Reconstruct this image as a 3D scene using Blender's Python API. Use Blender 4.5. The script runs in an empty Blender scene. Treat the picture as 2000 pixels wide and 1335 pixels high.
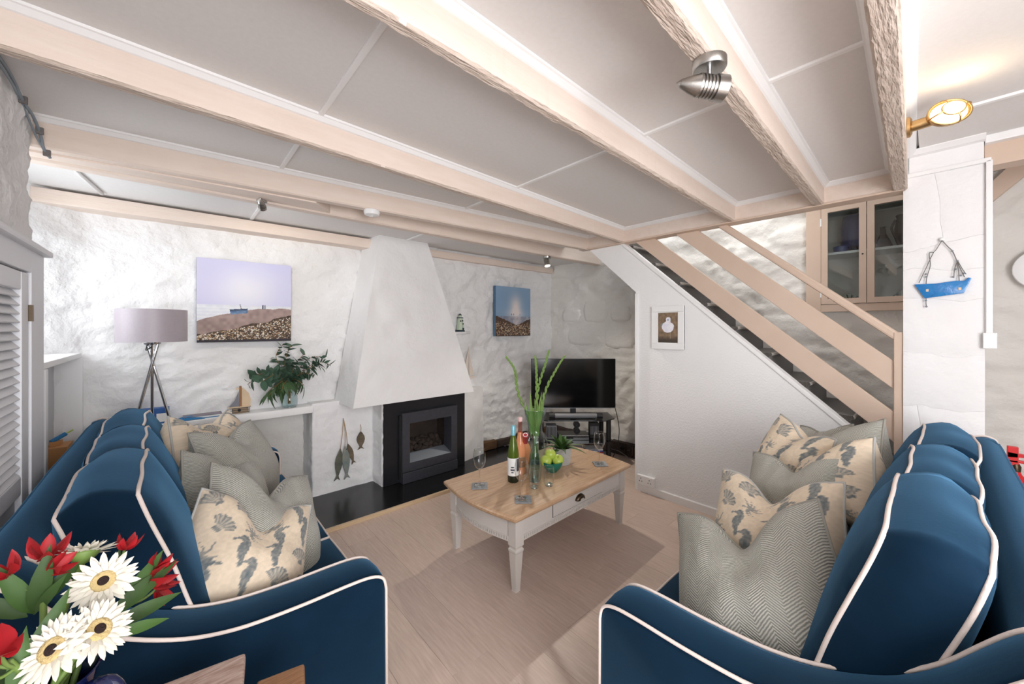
import bpy, bmesh, math, random
import numpy as np
from mathutils import Vector, Matrix, Euler, noise

SC = bpy.context.scene
COL = SC.collection
R = math.radians
random.seed(7)

# ------------------------------------------------------------------ camera
cam_d = bpy.data.cameras.new('camera')
cam_d.sensor_fit = 'HORIZONTAL'
cam_d.sensor_width = 36.0
cam_d.lens = 36.0 * 740 / 2000
cam_d.shift_y = -27.5 / 2000
cam_d.clip_start = 0.02
cam = bpy.data.objects.new('camera', cam_d)
cam.location = (0, 0, 1.45)
cam.rotation_euler = (R(90), 0, R(-41.8))
COL.objects.link(cam)
SC.camera = cam

# ------------------------------------------------------------------ world, view
world = bpy.data.worlds.new('world')
SC.world = world
world.use_nodes = True
bg = world.node_tree.nodes['Background']
bg.inputs[0].default_value = (0.80, 0.90, 1.0, 1)
bg.inputs[1].default_value = 0.55
SC.view_settings.view_transform = 'Standard'
SC.view_settings.look = 'None'
SC.view_settings.exposure = 0.22
SC.view_settings.gamma = 1.0
SC.view_settings.use_curve_mapping = False


def area_light(name, loc, target, sx, sy, power, color=(1, 1, 1), spread=180):
    l = bpy.data.lights.new(name, 'AREA')
    l.shape = 'RECTANGLE'
    l.size = sx
    l.size_y = sy
    l.energy = power
    l.color = color
    l.spread = R(spread)
    o = bpy.data.objects.new(name, l)
    o.location = loc
    d = Vector(target) - Vector(loc)
    o.rotation_euler = d.to_track_quat('-Z', 'Z').to_euler()
    COL.objects.link(o)
    return o


# daylight entering by the room's windows: the deep recess in the left wall,
# the landing window over the stairs;
# the side and rear ones are unseen fill lights added behind the camera
area_light('daylight_recess', (-0.86, 2.98, 1.72), (1.5, 2.7, 1.35), 0.62, 0.85, 8.0, (0.92, 0.96, 1.0))
area_light('fill_side', (-0.37, -0.75, 1.45), (2.5, 0.9, 1.35), 1.2, 1.25, 15, (0.95, 0.97, 1.0))
area_light('fill_rear', (0.35, -1.5, 1.45), (1.15, 3.0, 1.50), 1.6, 1.5, 74, (0.98, 0.98, 1.0))
area_light('daylight_landing', (3.5, 1.35, 3.2), (3.7, 1.1, 1.4), 0.6, 1.2, 12, (1.0, 0.99, 0.97))
SC.cycles.transparent_max_bounces = 28
SC.cycles.max_bounces = 8
SC.cycles.diffuse_bounces = 5

# ------------------------------------------------------------------ materials


def lin(c):
    out = []
    for v in c[:3]:
        v = v / 255.0
        out.append(v / 12.92 if v <= 0.04045 else ((v + 0.055) / 1.055) ** 2.4)
    return (out[0], out[1], out[2], 1.0)


MATS = {}


def mat(name, rgb, rough=0.6, metal=0.0, var=None, bump=None, sheen=0.0, sheen_tint=None,
        trans=0.0, spec=0.5, emit=None, rand=None, coat=0.0, stretch=(1, 1, 1), attr=None, ior=None):
    """var=(scale, rgb2, contrast) noise colour variation; bump=(scale, strength, distance)"""
    m = bpy.data.materials.new(name)
    m.use_nodes = True
    nt = m.node_tree
    p = nt.nodes['Principled BSDF']
    p.inputs['Base Color'].default_value = lin(rgb)
    p.inputs['Roughness'].default_value = rough
    p.inputs['Metallic'].default_value = metal
    p.inputs['Specular IOR Level'].default_value = spec
    if sheen:
        p.inputs['Sheen Weight'].default_value = sheen
        p.inputs['Sheen Roughness'].default_value = 0.45
        p.inputs['Sheen Tint'].default_value = lin(sheen_tint or (255, 255, 255))
    if trans:
        p.inputs['Transmission Weight'].default_value = trans
    if ior:
        p.inputs['IOR'].default_value = ior
    if coat:
        p.inputs['Coat Weight'].default_value = coat
        p.inputs['Coat Roughness'].default_value = 0.12
    if emit:
        p.inputs['Emission Color'].default_value = lin(emit[0])
        p.inputs['Emission Strength'].default_value = emit[1]
    L = nt.links
    vec = None
    if var or bump:
        tc = nt.nodes.new('ShaderNodeTexCoord')
        mp = nt.nodes.new('ShaderNodeMapping')
        mp.inputs['Scale'].default_value = stretch
        L.new(tc.outputs['Object'], mp.inputs['Vector'])
        vec = mp.outputs['Vector']
    col = None
    if attr:
        a = nt.nodes.new('ShaderNodeAttribute')
        a.attribute_name = attr
        col = a.outputs['Color']
        L.new(col, p.inputs['Base Color'])
    if var:
        n = nt.nodes.new('ShaderNodeTexNoise')
        n.inputs['Scale'].default_value = var[0]
        n.inputs['Detail'].default_value = 6
        L.new(vec, n.inputs['Vector'])
        rp = nt.nodes.new('ShaderNodeValToRGB')
        k = var[2] if len(var) > 2 else 0.25
        rp.color_ramp.elements[0].position = 0.5 - k
        rp.color_ramp.elements[1].position = 0.5 + k
        rp.color_ramp.elements[0].color = lin(rgb)
        rp.color_ramp.elements[1].color = lin(var[1])
        L.new(n.outputs['Fac'], rp.inputs['Fac'])
        col = rp.outputs['Color']
        L.new(col, p.inputs['Base Color'])
    if rand:
        oi = nt.nodes.new('ShaderNodeObjectInfo')
        hs = nt.nodes.new('ShaderNodeHueSaturation')
        mr = nt.nodes.new('ShaderNodeMapRange')
        mr.inputs['To Min'].default_value = 1 - rand
        mr.inputs['To Max'].default_value = 1 + rand
        L.new(oi.outputs['Random'], mr.inputs['Value'])
        L.new(mr.outputs['Result'], hs.inputs['Value'])
        if col:
            L.new(col, hs.inputs['Color'])
        else:
            hs.inputs['Color'].default_value = lin(rgb)
        L.new(hs.outputs['Color'], p.inputs['Base Color'])
    if bump:
        n2 = nt.nodes.new('ShaderNodeTexNoise')
        n2.inputs['Scale'].default_value = bump[0]
        n2.inputs['Detail'].default_value = 5
        L.new(vec, n2.inputs['Vector'])
        b = nt.nodes.new('ShaderNodeBump')
        b.inputs['Strength'].default_value = bump[1]
        b.inputs['Distance'].default_value = bump[2] if len(bump) > 2 else 0.01
        L.new(n2.outputs['Fac'], b.inputs['Height'])
        L.new(b.outputs['Normal'], p.inputs['Normal'])
    MATS[name] = m
    return m


def glass_mat(name, tint=(250, 252, 252), rough=0.0, base=0.03):
    """thin glass: clear transmission with fresnel reflection on both faces"""
    m = bpy.data.materials.new(name)
    m.use_nodes = True
    nt = m.node_tree
    nt.nodes.remove(nt.nodes['Principled BSDF'])
    out = nt.nodes['Material Output']
    t = nt.nodes.new('ShaderNodeBsdfTransparent')
    t.inputs[0].default_value = lin(tint)
    g = nt.nodes.new('ShaderNodeBsdfGlossy')
    g.inputs['Roughness'].default_value = rough
    fr = nt.nodes.new('ShaderNodeLayerWeight')
    fr.inputs[0].default_value = 0.5
    pw_ = nt.nodes.new('ShaderNodeMath')
    pw_.operation = 'POWER'
    pw_.inputs[1].default_value = 2.6
    ad = nt.nodes.new('ShaderNodeMath')
    ad.operation = 'MULTIPLY_ADD'
    ad.inputs[1].default_value = 0.95
    ad.inputs[2].default_value = base
    ad.use_clamp = True
    mx = nt.nodes.new('ShaderNodeMixShader')
    nt.links.new(fr.outputs['Facing'], pw_.inputs[0])
    nt.links.new(pw_.outputs[0], ad.inputs[0])
    nt.links.new(ad.outputs[0], mx.inputs[0])
    nt.links.new(t.outputs[0], mx.inputs[1])
    nt.links.new(g.outputs[0], mx.inputs[2])
    nt.links.new(mx.outputs[0], out.inputs[0])
    MATS[name] = m
    return m


mat('plaster', (241, 241, 242), 0.9, var=(3, (233, 232, 232), 0.3), bump=(22, 0.6, 0.010), spec=0.15)
mat('plaster_rough', (240, 240, 241), 0.92, var=(2.2, (230, 229, 228), 0.35), bump=(24, 0.9, 0.014), spec=0.1)
mat('plaster_warm', (236, 234, 230), 0.92, var=(2.5, (224, 220, 213), 0.3), bump=(30, 0.6, 0.010), spec=0.1)
mat('anaglypta', (240, 240, 240), 0.85, bump=(75, 0.55, 0.006), spec=0.2)
mat('ceil_panel', (232, 230, 229), 0.9, var=(60, (227, 225, 223), 0.3), bump=(160, 0.15, 0.002), spec=0.15)
mat('white_paint', (240, 240, 240), 0.45, bump=(30, 0.06, 0.002))
mat('shutter_paint', (226, 227, 231), 0.5)
mat('beam_paint', (232, 217, 206), 0.6, var=(7, (224, 206, 192), 0.3), bump=(22, 0.35, 0.006), stretch=(0.6, 4, 4))
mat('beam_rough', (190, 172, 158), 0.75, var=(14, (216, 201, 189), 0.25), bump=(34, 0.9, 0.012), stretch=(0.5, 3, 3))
mat('peach_wood', (214, 191, 173), 0.5, var=(5, (207, 183, 164), 0.3), bump=(40, 0.08, 0.002), stretch=(4, 1, 1))
mat('floor_oak', (212, 192, 180), 0.38, var=(9, (186, 163, 149), 0.3), bump=(60, 0.12, 0.002), rand=0.05, stretch=(9, 0.8, 9), spec=0.4)
mat('slate_black', (27, 28, 30), 0.22, var=(6, (18, 19, 21), 0.3), spec=0.5)
mat('pale_oak', (214, 190, 158), 0.5, var=(10, (200, 172, 136), 0.3), stretch=(0.7, 8, 8))
mat('black_panel', (33, 35, 40), 0.3, var=(8, (27, 28, 33), 0.3), spec=0.5)
mat('fire_metal', (74, 76, 84), 0.38, metal=0.35, var=(40, (66, 68, 76), 0.2))
mat('fire_steel', (150, 158, 168), 0.42, metal=0.6)
mat('soot', (30, 26, 24), 0.85, var=(8, (64, 50, 42), 0.3))
mat('coal', (84, 70, 62), 0.9, var=(14, (44, 37, 34), 0.25), bump=(40, 0.8, 0.006), rand=0.35)
mat('velvet', (10, 36, 56), 0.8, var=(9, (6, 26, 43), 0.35), bump=(120, 0.12, 0.002), sheen=0.95, sheen_tint=(84, 130, 166), spec=0.08)
mat('piping', (226, 212, 204), 0.8, bump=(220, 0.5, 0.002))
mat('pipe_grey', (150, 148, 140), 0.9, bump=(240, 0.6, 0.002))
mat('pipe_blue', (176, 176, 172), 0.9, bump=(240, 0.6, 0.002))
mat('dark_foot', (45, 33, 26), 0.5)
mat('table_paint', (205, 199, 193), 0.5, bump=(60, 0.05, 0.001))
mat('table_oak', (202, 170, 138), 0.32, var=(7, (168, 132, 100), 0.28), bump=(50, 0.1, 0.002), stretch=(1.2, 9, 9), coat=0.25)
mat('bronze', (82, 70, 56), 0.35, metal=0.9)
mat('steel', (190, 188, 184), 0.32, metal=1.0, var=(200, (170, 168, 164), 0.3), stretch=(0.2, 1, 3))
mat('chrome', (225, 226, 230), 0.07, metal=1.0)
mat('brass', (204, 172, 124), 0.38, metal=1.0, var=(20, (172, 138, 92), 0.3))
mat('lampshade', (172, 163, 170), 0.42, spec=0.45, var=(90, (166, 157, 164), 0.3), sheen=0.2)
mat('carpet', (98, 92, 86), 1.0, var=(150, (62, 57, 53), 0.2), bump=(210, 0.9, 0.006), sheen=0.3)
mat('tv_black', (10, 10, 11), 0.12, spec=0.5)
mat('gloss_black', (17, 18, 21), 0.12, spec=0.6)
mat('matt_black', (24, 24, 26), 0.55)
mat('grey_device', (120, 120, 124), 0.5)
mat('white_plastic', (238, 238, 238), 0.35)
mat('brown_stone', (120, 88, 58), 0.85, var=(9, (78, 56, 42), 0.3), bump=(16, 0.8, 0.01))
mat('dark_stone', (78, 62, 54), 0.85, var=(9, (48, 40, 37), 0.3), bump=(16, 0.8, 0.01))
mat('slate_grey', (112, 116, 120), 0.75, var=(30, (150, 153, 155), 0.3), bump=(40, 0.5, 0.004))
mat('leaf_euc', (58, 88, 66), 0.6, var=(6, (88, 116, 98), 0.3), rand=0.3)
mat('leaf_euc_long', (62, 90, 52), 0.55, rand=0.3)
mat('leaf_glad', (96, 132, 58), 0.5, var=(12, (136, 166, 84), 0.3))
mat('leaf_dark', (52, 80, 34), 0.5, var=(8, (70, 100, 46), 0.3), rand=0.25, spec=0.3)
mat('stem_green', (106, 132, 64), 0.55)
mat('twig', (140, 104, 60), 0.7)
mat('petal_white', (226, 221, 206), 0.75, var=(30, (234, 230, 218), 0.3), bump=(90, 0.15, 0.001))
mat('gerbera_mid', (206, 182, 128), 0.9, bump=(300, 1.0, 0.003))
mat('gerbera_eye', (42, 26, 22), 0.95, bump=(300, 1.0, 0.003))
mat('petal_red', (172, 22, 30), 0.6, var=(20, (120, 12, 22), 0.3), rand=0.2)
mat('apple_green', (160, 184, 66), 0.3, var=(5, (186, 204, 92), 0.3))
mat('bowl_green', (20, 116, 96), 0.15, var=(6, (14, 98, 82), 0.3))
mat('pot_grey', (176, 176, 172), 0.7)
mat('soil', (50, 38, 30), 1.0, bump=(80, 1, 0.01))
mat('bottle_green', (86, 104, 34), 0.06, spec=0.6, var=(3, (70, 92, 28), 0.3))
mat('bottle_dark', (30, 36, 22), 0.1)
mat('cap_blue', (126, 186, 202), 0.35, metal=0.2)
mat('cap_pink', (228, 190, 188), 0.4)
mat('cap_red', (178, 64, 72), 0.35, metal=0.2)
mat('rose_wine', (222, 150, 108), 0.1)
mat('paper', (240, 240, 238), 0.7)
mat('ink', (70, 76, 88), 0.7)
mat('ink_black', (26, 26, 28), 0.7)
mat('driftwood', (176, 158, 134), 0.85, var=(14, (140, 120, 98), 0.3), stretch=(1, 1, 5))
mat('fish_blue', (98, 122, 126), 0.8, var=(16, (150, 146, 132), 0.25))
mat('fish_dark', (70, 82, 76), 0.85, var=(18, (116, 112, 96), 0.25))
mat('fish_brown', (124, 110, 90), 0.85, var=(22, (84, 74, 60), 0.25))
mat('string', (176, 146, 110), 0.9)
mat('sail_cream', (224, 200, 168), 0.85)
mat('faint_wood', (226, 214, 203), 0.9)
mat('sail_grey', (128, 130, 140), 0.85)
mat('wood_mid', (150, 110, 78), 0.7)
mat('wood_orange', (190, 136, 84), 0.6)
mat('wire', (60, 52, 48), 0.5, metal=0.6)
mat('light_green', (196, 212, 190), 0.6)
mat('teal_dark', (40, 58, 66), 0.6)
mat('boat_glass', (22, 132, 200), 0.15, var=(40, (10, 104, 176), 0.3), bump=(50, 0.5, 0.004), spec=0.6)
mat('cord_grey', (110, 106, 104), 0.8)
mat('cable_grey', (128, 138, 146), 0.5)
mat('nosing_highlight', (176, 170, 164), 0.95, var=(150, (140, 134, 128), 0.2))  # pale tone paints the light on the carpet edge of each step
mat('red_paint', (206, 28, 34), 0.3)
mat('blue_label', (40, 70, 150), 0.5)
mat('cobalt', (12, 20, 58), 0.08, spec=0.7)
mat('cobalt_matt', (40, 60, 118), 0.3)
mat('dark_glaze', (40, 34, 34), 0.2)
mat('shell_ceramic', (196, 194, 180), 0.4, var=(30, (120, 140, 130), 0.2))
mat('wash_oak', (198, 176, 166), 0.55, var=(12, (150, 118, 102), 0.22), stretch=(2, 16, 16), bump=(60, 0.2, 0.002))
mat('brown_oak', (166, 122, 84), 0.5, var=(12, (122, 82, 52), 0.25), stretch=(2, 16, 16))
mat('cab_inside', (224, 221, 214), 0.85)
mat('lens_glow', (255, 240, 210), 0.3, emit=((255, 226, 176), 5.0))
mat('spot_glow', (255, 248, 230), 0.3, emit=((255, 244, 222), 6.0))
mat('print_attr', (200, 200, 200), 0.75, attr='print', bump=(160, 0.1, 0.001))
mat('linen_attr', (220, 205, 185), 0.9, attr='print', bump=(260, 0.35, 0.002), sheen=0.2)
mat('canvas_edge', (150, 156, 176), 0.8)
mat('canvas_edge_blue', (86, 116, 146), 0.8)
mat('blue_box', (38, 92, 160), 0.5)
mat('blue_bag', (36, 120, 176), 0.5)
mat('magazine', (150, 140, 146), 0.45, var=(20, (96, 92, 108), 0.2), stretch=(1, 8, 1))
mat('pond_grey', (198, 199, 200), 0.7)
for nm, c in (('dvd_blue', (46, 86, 150)), ('dvd_white', (206, 206, 210)), ('dvd_red', (160, 52, 50)), ('dvd_black', (30, 30, 36)), ('dvd_tan', (186, 160, 140))):
    mat(nm, c, 0.3)
glass_mat('glass_clear', base=0.05)
glass_mat('glass_rim', (244, 248, 248), base=0.22)
glass_mat('glass_vase', (232, 242, 242), base=0.06)
glass_mat('glass_aqua', (222, 236, 236), base=0.06)
glass_mat('glass_smoke', (70, 72, 76), base=0.04)
glass_mat('glass_cab', (238, 242, 242), base=0.05)
glass_mat('glass_rose', (246, 206, 196), base=0.05)
glass_mat('water', (228, 240, 238), base=0.02)


def herringbone(name, light, dark, cols, rows):
    m = bpy.data.materials.new(name)
    m.use_nodes = True
    nt = m.node_tree
    L = nt.links
    p = nt.nodes['Principled BSDF']
    p.inputs['Roughness'].default_value = 0.95
    p.inputs['Specular IOR Level'].default_value = 0.1
    p.inputs['Sheen Weight'].default_value = 0.2
    uv = nt.nodes.new('ShaderNodeUVMap')
    sx = nt.nodes.new('ShaderNodeSeparateXYZ')
    L.new(uv.outputs[0], sx.inputs[0])

    def mth(op, a, b=None, clamp=False):
        n = nt.nodes.new('ShaderNodeMath')
        n.operation = op
        n.use_clamp = clamp
        for i, v in ((0, a), (1, b)):
            if v is None:
                continue
            if isinstance(v, (int, float)):
                n.inputs[i].default_value = v
            else:
                L.new(v, n.inputs[i])
        return n.outputs[0]
    u = mth('MULTIPLY', sx.outputs[0], cols)
    tri = mth('PINGPONG', u, 1.0)
    v = mth('MULTIPLY', sx.outputs[1], rows)
    ns = nt.nodes.new('ShaderNodeTexNoise')
    ns.inputs['Scale'].default_value = 60
    ns.inputs['Detail'].default_value = 3
    L.new(uv.outputs[0], ns.inputs['Vector'])
    wob = mth('MULTIPLY', ns.outputs['Fac'], 0.55)
    ph = mth('ADD', mth('ADD', v, mth('MULTIPLY', tri, 4.2)), wob)
    s = mth('SINE', mth('MULTIPLY', ph, 6.2832))
    fac = mth('ADD', mth('MULTIPLY', s, 0.5), 0.5, True)
    mx = nt.nodes.new('ShaderNodeMix')
    mx.data_type = 'RGBA'
    L.new(fac, mx.inputs[0])
    mx.inputs[6].default_value = lin(dark)
    mx.inputs[7].default_value = lin(light)
    L.new(mx.outputs[2], p.inputs['Base Color'])
    b = nt.nodes.new('ShaderNodeBump')
    b.inputs['Strength'].default_value = 0.6
    b.inputs['Distance'].default_value = 0.003
    L.new(fac, b.inputs['Height'])
    L.new(b.outputs['Normal'], p.inputs['Normal'])
    MATS[name] = m


herringbone('herringbone', (196, 194, 184), (132, 132, 125), 12, 62)

# ------------------------------------------------------------------ mesh helpers


def worigin(o):
    v = Vector((0, 0, 0))
    while o is not None:
        v = v + o.location
        o = o.parent
    return v


class B:
    """collects geometry in world coordinates; build() links it as one mesh object"""

    def __init__(self):
        self.v = []
        self.f = []
        self.uv = None

    def add(self, vs, fs):
        n = len(self.v)
        self.v += [tuple(p) for p in vs]
        self.f += [tuple(i + n for i in f) for f in fs]
        return self

    def box(self, a, b, M=None):
        x0, y0, z0 = a
        x1, y1, z1 = b
        vs = [(x0, y0, z0), (x1, y0, z0), (x1, y1, z0), (x0, y1, z0), (x0, y0, z1), (x1, y0, z1), (x1, y1, z1), (x0, y1, z1)]
        if M is not None:
            vs = [tuple(M @ Vector(p)) for p in vs]
        return self.add(vs, [(0, 3, 2, 1), (4, 5, 6, 7), (0, 1, 5, 4), (1, 2, 6, 5), (2, 3, 7, 6), (3, 0, 4, 7)])

    def hexa(self, vs):
        """8 corners, bottom ring then top ring"""
        return self.add(vs, [(0, 3, 2, 1), (4, 5, 6, 7), (0, 1, 5, 4), (1, 2, 6, 5), (2, 3, 7, 6), (3, 0, 4, 7)])

    def prism(self, pts, off):
        """closed 3-D polygon extruded by vector off"""
        n = len(pts)
        o = Vector(off)
        vs = [tuple(p) for p in pts] + [tuple(Vector(p) + o) for p in pts]
        fs = [tuple(range(n))[::-1], tuple(range(n, 2 * n))]
        for i in range(n):
            j = (i + 1) % n
            fs.append((i, j, n + j, n + i))
        return self.add(vs, fs)

    def tube(self, path, r, n=8, closed=False, caps=True):
        path = [Vector(p) for p in path]
        m = len(path)
        rs = r if isinstance(r, (list, tuple)) else [r] * m
        rings = []
        prev = None
        for i, p in enumerate(path):
            if closed:
                t = path[(i + 1) % m] - path[i - 1]
            else:
                t = path[min(i + 1, m - 1)] - path[max(i - 1, 0)]
            if t.length < 1e-9:
                t = Vector((0, 0, 1))
            t.normalize()
            if prev is None:
                ref = Vector((0, 0, 1)) if abs(t.z) < 0.9 else Vector((1, 0, 0))
                a = t.cross(ref).normalized()
            else:
                a = prev - t * prev.dot(t)
                a = a.normalized() if a.length > 1e-6 else t.orthogonal().normalized()
            prev = a
            b = t.cross(a)
            rings.append([p + (a * math.cos(2 * math.pi * k / n) + b * math.sin(2 * math.pi * k / n)) * rs[i] for k in range(n)])
        vs = [q for rg in rings for q in rg]
        fs = []
        for i in range(m if closed else m - 1):
            i2 = (i + 1) % m
            for k in range(n):
                k2 = (k + 1) % n
                fs.append((i * n + k, i * n + k2, i2 * n + k2, i2 * n + k))
        if not closed and caps:
            fs.append(tuple(range(n))[::-1])
            fs.append(tuple((m - 1) * n + k for k in range(n)))
        return self.add(vs, fs)

    def lathe(self, prof, c=(0, 0, 0), n=32, M=None, sy=1.0):
        """prof: list of (radius, z)"""
        vs = []
        idx = []
        for r, z in prof:
            if r < 1e-6:
                idx.append([len(vs)] * n)
                vs.append(Vector((0, 0, z)))
            else:
                idx.append([len(vs) + k for k in range(n)])
                vs += [Vector((r * math.cos(2 * math.pi * k / n), sy * r * math.sin(2 * math.pi * k / n), z)) for k in range(n)]
        fs = []
        for i in range(len(prof) - 1):
            for k in range(n):
                k2 = (k + 1) % n
                q = [idx[i][k], idx[i][k2], idx[i + 1][k2], idx[i + 1][k]]
                q2 = []
                for x in q:
                    if x not in q2:
                        q2.append(x)
                if len(q2) > 2:
                    fs.append(tuple(q2))
        if M is not None:
            vs = [M @ p for p in vs]
        vs = [p + Vector(c) for p in vs]
        return self.add(vs, fs)

    def grid(self, fn, nu, nv):
        vs = [fn(i / nu, j / nv) for j in range(nv + 1) for i in range(nu + 1)]
        fs = [(j * (nu + 1) + i, j * (nu + 1) + i + 1, (j + 1) * (nu + 1) + i + 1, (j + 1) * (nu + 1) + i) for j in range(nv) for i in range(nu)]
        return self.add(vs, fs)

    def mesh(self, name, m, org=(0, 0, 0), bevel=0.0, seg=2, smooth=False, recalc=True):
        me = bpy.data.meshes.new(name)
        o = Vector(org)
        me.from_pydata([tuple(Vector(p) - o) for p in self.v], [], self.f)
        if bevel > 0 or recalc:
            bm = bmesh.new()
            bm.from_mesh(me)
            if bevel > 0:
                bmesh.ops.remove_doubles(bm, verts=bm.verts, dist=1e-6)
                es = [e for e in bm.edges if len(e.link_faces) == 2 and e.calc_face_angle(0) > R(25)]
                bmesh.ops.bevel(bm, geom=es, offset=bevel, segments=seg, profile=0.6, affect='EDGES', clamp_overlap=True)
            if recalc:
                bmesh.ops.recalc_face_normals(bm, faces=bm.faces)
            bm.to_mesh(me)
            bm.free()
        if smooth:
            me.polygons.foreach_set('use_smooth', [True] * len(me.polygons))
        if m:
            me.materials.append(MATS[m])
        me.update()
        return me

    def build(self, name, m, parent=None, bevel=0.0, seg=2, smooth=False, recalc=True, **tags):
        if parent is None:
            a = np.array(self.v)
            org = Vector(((a[:, 0].min() + a[:, 0].max()) / 2, (a[:, 1].min() + a[:, 1].max()) / 2, a[:, 2].min()))
        else:
            org = worigin(parent)
        me = self.mesh(name, m, org, bevel, seg, smooth, recalc)
        ob = bpy.data.objects.new(name, me)
        COL.objects.link(ob)
        if parent is None:
            ob.location = org
        else:
            ob.parent = parent
        if smooth and (bevel > 0 or smooth == 'auto'):
            shade_auto(ob)
        for k, v in tags.items():
            ob[k] = v
        return ob


def shade_auto(ob, ang=40):
    me = ob.data
    bm = bmesh.new()
    bm.from_mesh(me)
    for e in bm.edges:
        if len(e.link_faces) == 2 and e.calc_face_angle(0) > R(ang):
            e.smooth = False
    bm.to_mesh(me)
    bm.free()


def thing(name, loc, label, cat, group=None):
    o = bpy.data.objects.new(name, None)
    o.empty_display_size = 0.05
    COL.objects.link(o)
    o.location = loc
    o['label'] = label
    o['category'] = cat
    if group:
        o['group'] = group
    return o


def tag(o, label, cat, group=None):
    o['label'] = label
    o['category'] = cat
    if group:
        o['group'] = group
    return o


def inst(name, me, parent, M):
    """object sharing mesh me, world matrix M, parent roots carry translations only"""
    o = bpy.data.objects.new(name, me)
    COL.objects.link(o)
    if parent is not None:
        o.parent = parent
        M = Matrix.Translation(-worigin(parent)) @ M
    o.matrix_local = M
    return o


def struct(o):
    o['kind'] = 'structure'
    return o


def frame(c, n, up=(0, 0, 1), roll=0.0):
    """matrix with local z = n, local y ~ up, at c"""
    n = Vector(n).normalized()
    up = Vector(up)
    x = up.cross(n)
    if x.length < 1e-5:
        x = Vector((1, 0, 0))
    x.normalize()
    y = n.cross(x)
    M = Matrix((x, y, n)).transposed().to_4x4()
    M = M @ Matrix.Rotation(roll, 4, 'Z')
    M.translation = Vector(c)
    return M


def catmull(pts, k=6, closed=False):
    pts = [Vector(p) for p in pts]
    out = []
    n = len(pts)
    rng = n if closed else n - 1
    for i in range(rng):
        if closed:
            p0, p1, p2, p3 = pts[i - 1], pts[i], pts[(i + 1) % n], pts[(i + 2) % n]
        else:
            p0, p1, p2, p3 = pts[max(i - 1, 0)], pts[i], pts[i + 1], pts[min(i + 2, n - 1)]
        for j in range(k):
            t = j / k
            out.append(0.5 * ((2 * p1) + (p2 - p0) * t + (2 * p0 - 5 * p1 + 4 * p2 - p3) * t * t + (3 * p1 - p0 - 3 * p2 + p3) * t ** 3))
    if not closed:
        out.append(pts[-1])
    return out


def fbm(p, o=4):
    return noise.fractal(p, 1.0, 2.0, o)


def stone_disp(p, amp=1.0, joints=1.0):
    """relief of whitewashed rubble masonry at wall coordinates p"""
    w = Vector((p.x, p.y, p.z * 1.7))
    q = w + Vector((noise.noise(w * 2.1), noise.noise(w * 2.1 + Vector((9, 3, 1))), noise.noise(w * 1.9 + Vector((4, 8, 2))))) * 0.22
    d = 0.022 * noise.noise(q * 2.4) + 0.014 * noise.noise(q * 6.0)
    r1 = 1 - abs(noise.noise(q * 4.3 + Vector((5, 2, 7))))
    r2 = 1 - abs(noise.noise(q * 10.5 + Vector((1, 6, 3))))
    d += 0.022 * (r1 * r1 - 0.6) * r2 + 0.010 * (r2 * r2 - 0.6) + 0.007 * noise.noise(q * 24.0)
    ds, _ = noise.voronoi(q * 3.1)
    e = min(1.0, max(0.0, (ds[1] - ds[0]) / 0.16))
    e = e * e * (3 - 2 * e)
    d -= 0.013 * joints * (1 - e)
    return d * amp

# ================================================================== STRUCTURE
# ---- floor and planks
floor = B().box((-1.0, -1.6, -0.06), (3.95, 3.78, -0.012)).build('floor', 'dark_foot')
struct(floor)
pl_w, pl_l = 0.184, 1.26
full = B().box((-pl_w / 2 + 0.0003, -pl_l / 2 + 0.0003, -0.012), (pl_w / 2 - 0.0003, pl_l / 2 - 0.0003, 0.0)).mesh('plank', 'floor_oak', bevel=0.0008, seg=1)
rng = random.Random(3)
xi = -0.42 + pl_w / 2
while xi < 3.9:
    y = -1.6 - rng.random() * 1.0
    ymax = 2.86 if xi < 3.12 else 3.5
    while y < ymax:
        a, b = max(y, -1.6), min(y + pl_l, ymax)
        if b - a > 0.05:
            if b - a > pl_l - 1e-6:
                inst('plank', full, floor, Matrix.Translation((xi, (a + b) / 2, 0)))
            else:
                me = B().box((-pl_w / 2 + 0.0003, -(b - a) / 2 + 0.0003, -0.012), (pl_w / 2 - 0.0003, (b - a) / 2 - 0.0003, 0)).mesh('plank', 'floor_oak', bevel=0.0008, seg=1)
                inst('plank', me, floor, Matrix.Translation((xi, (a + b) / 2, 0)))
        y += pl_l
    xi += pl_w


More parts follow.
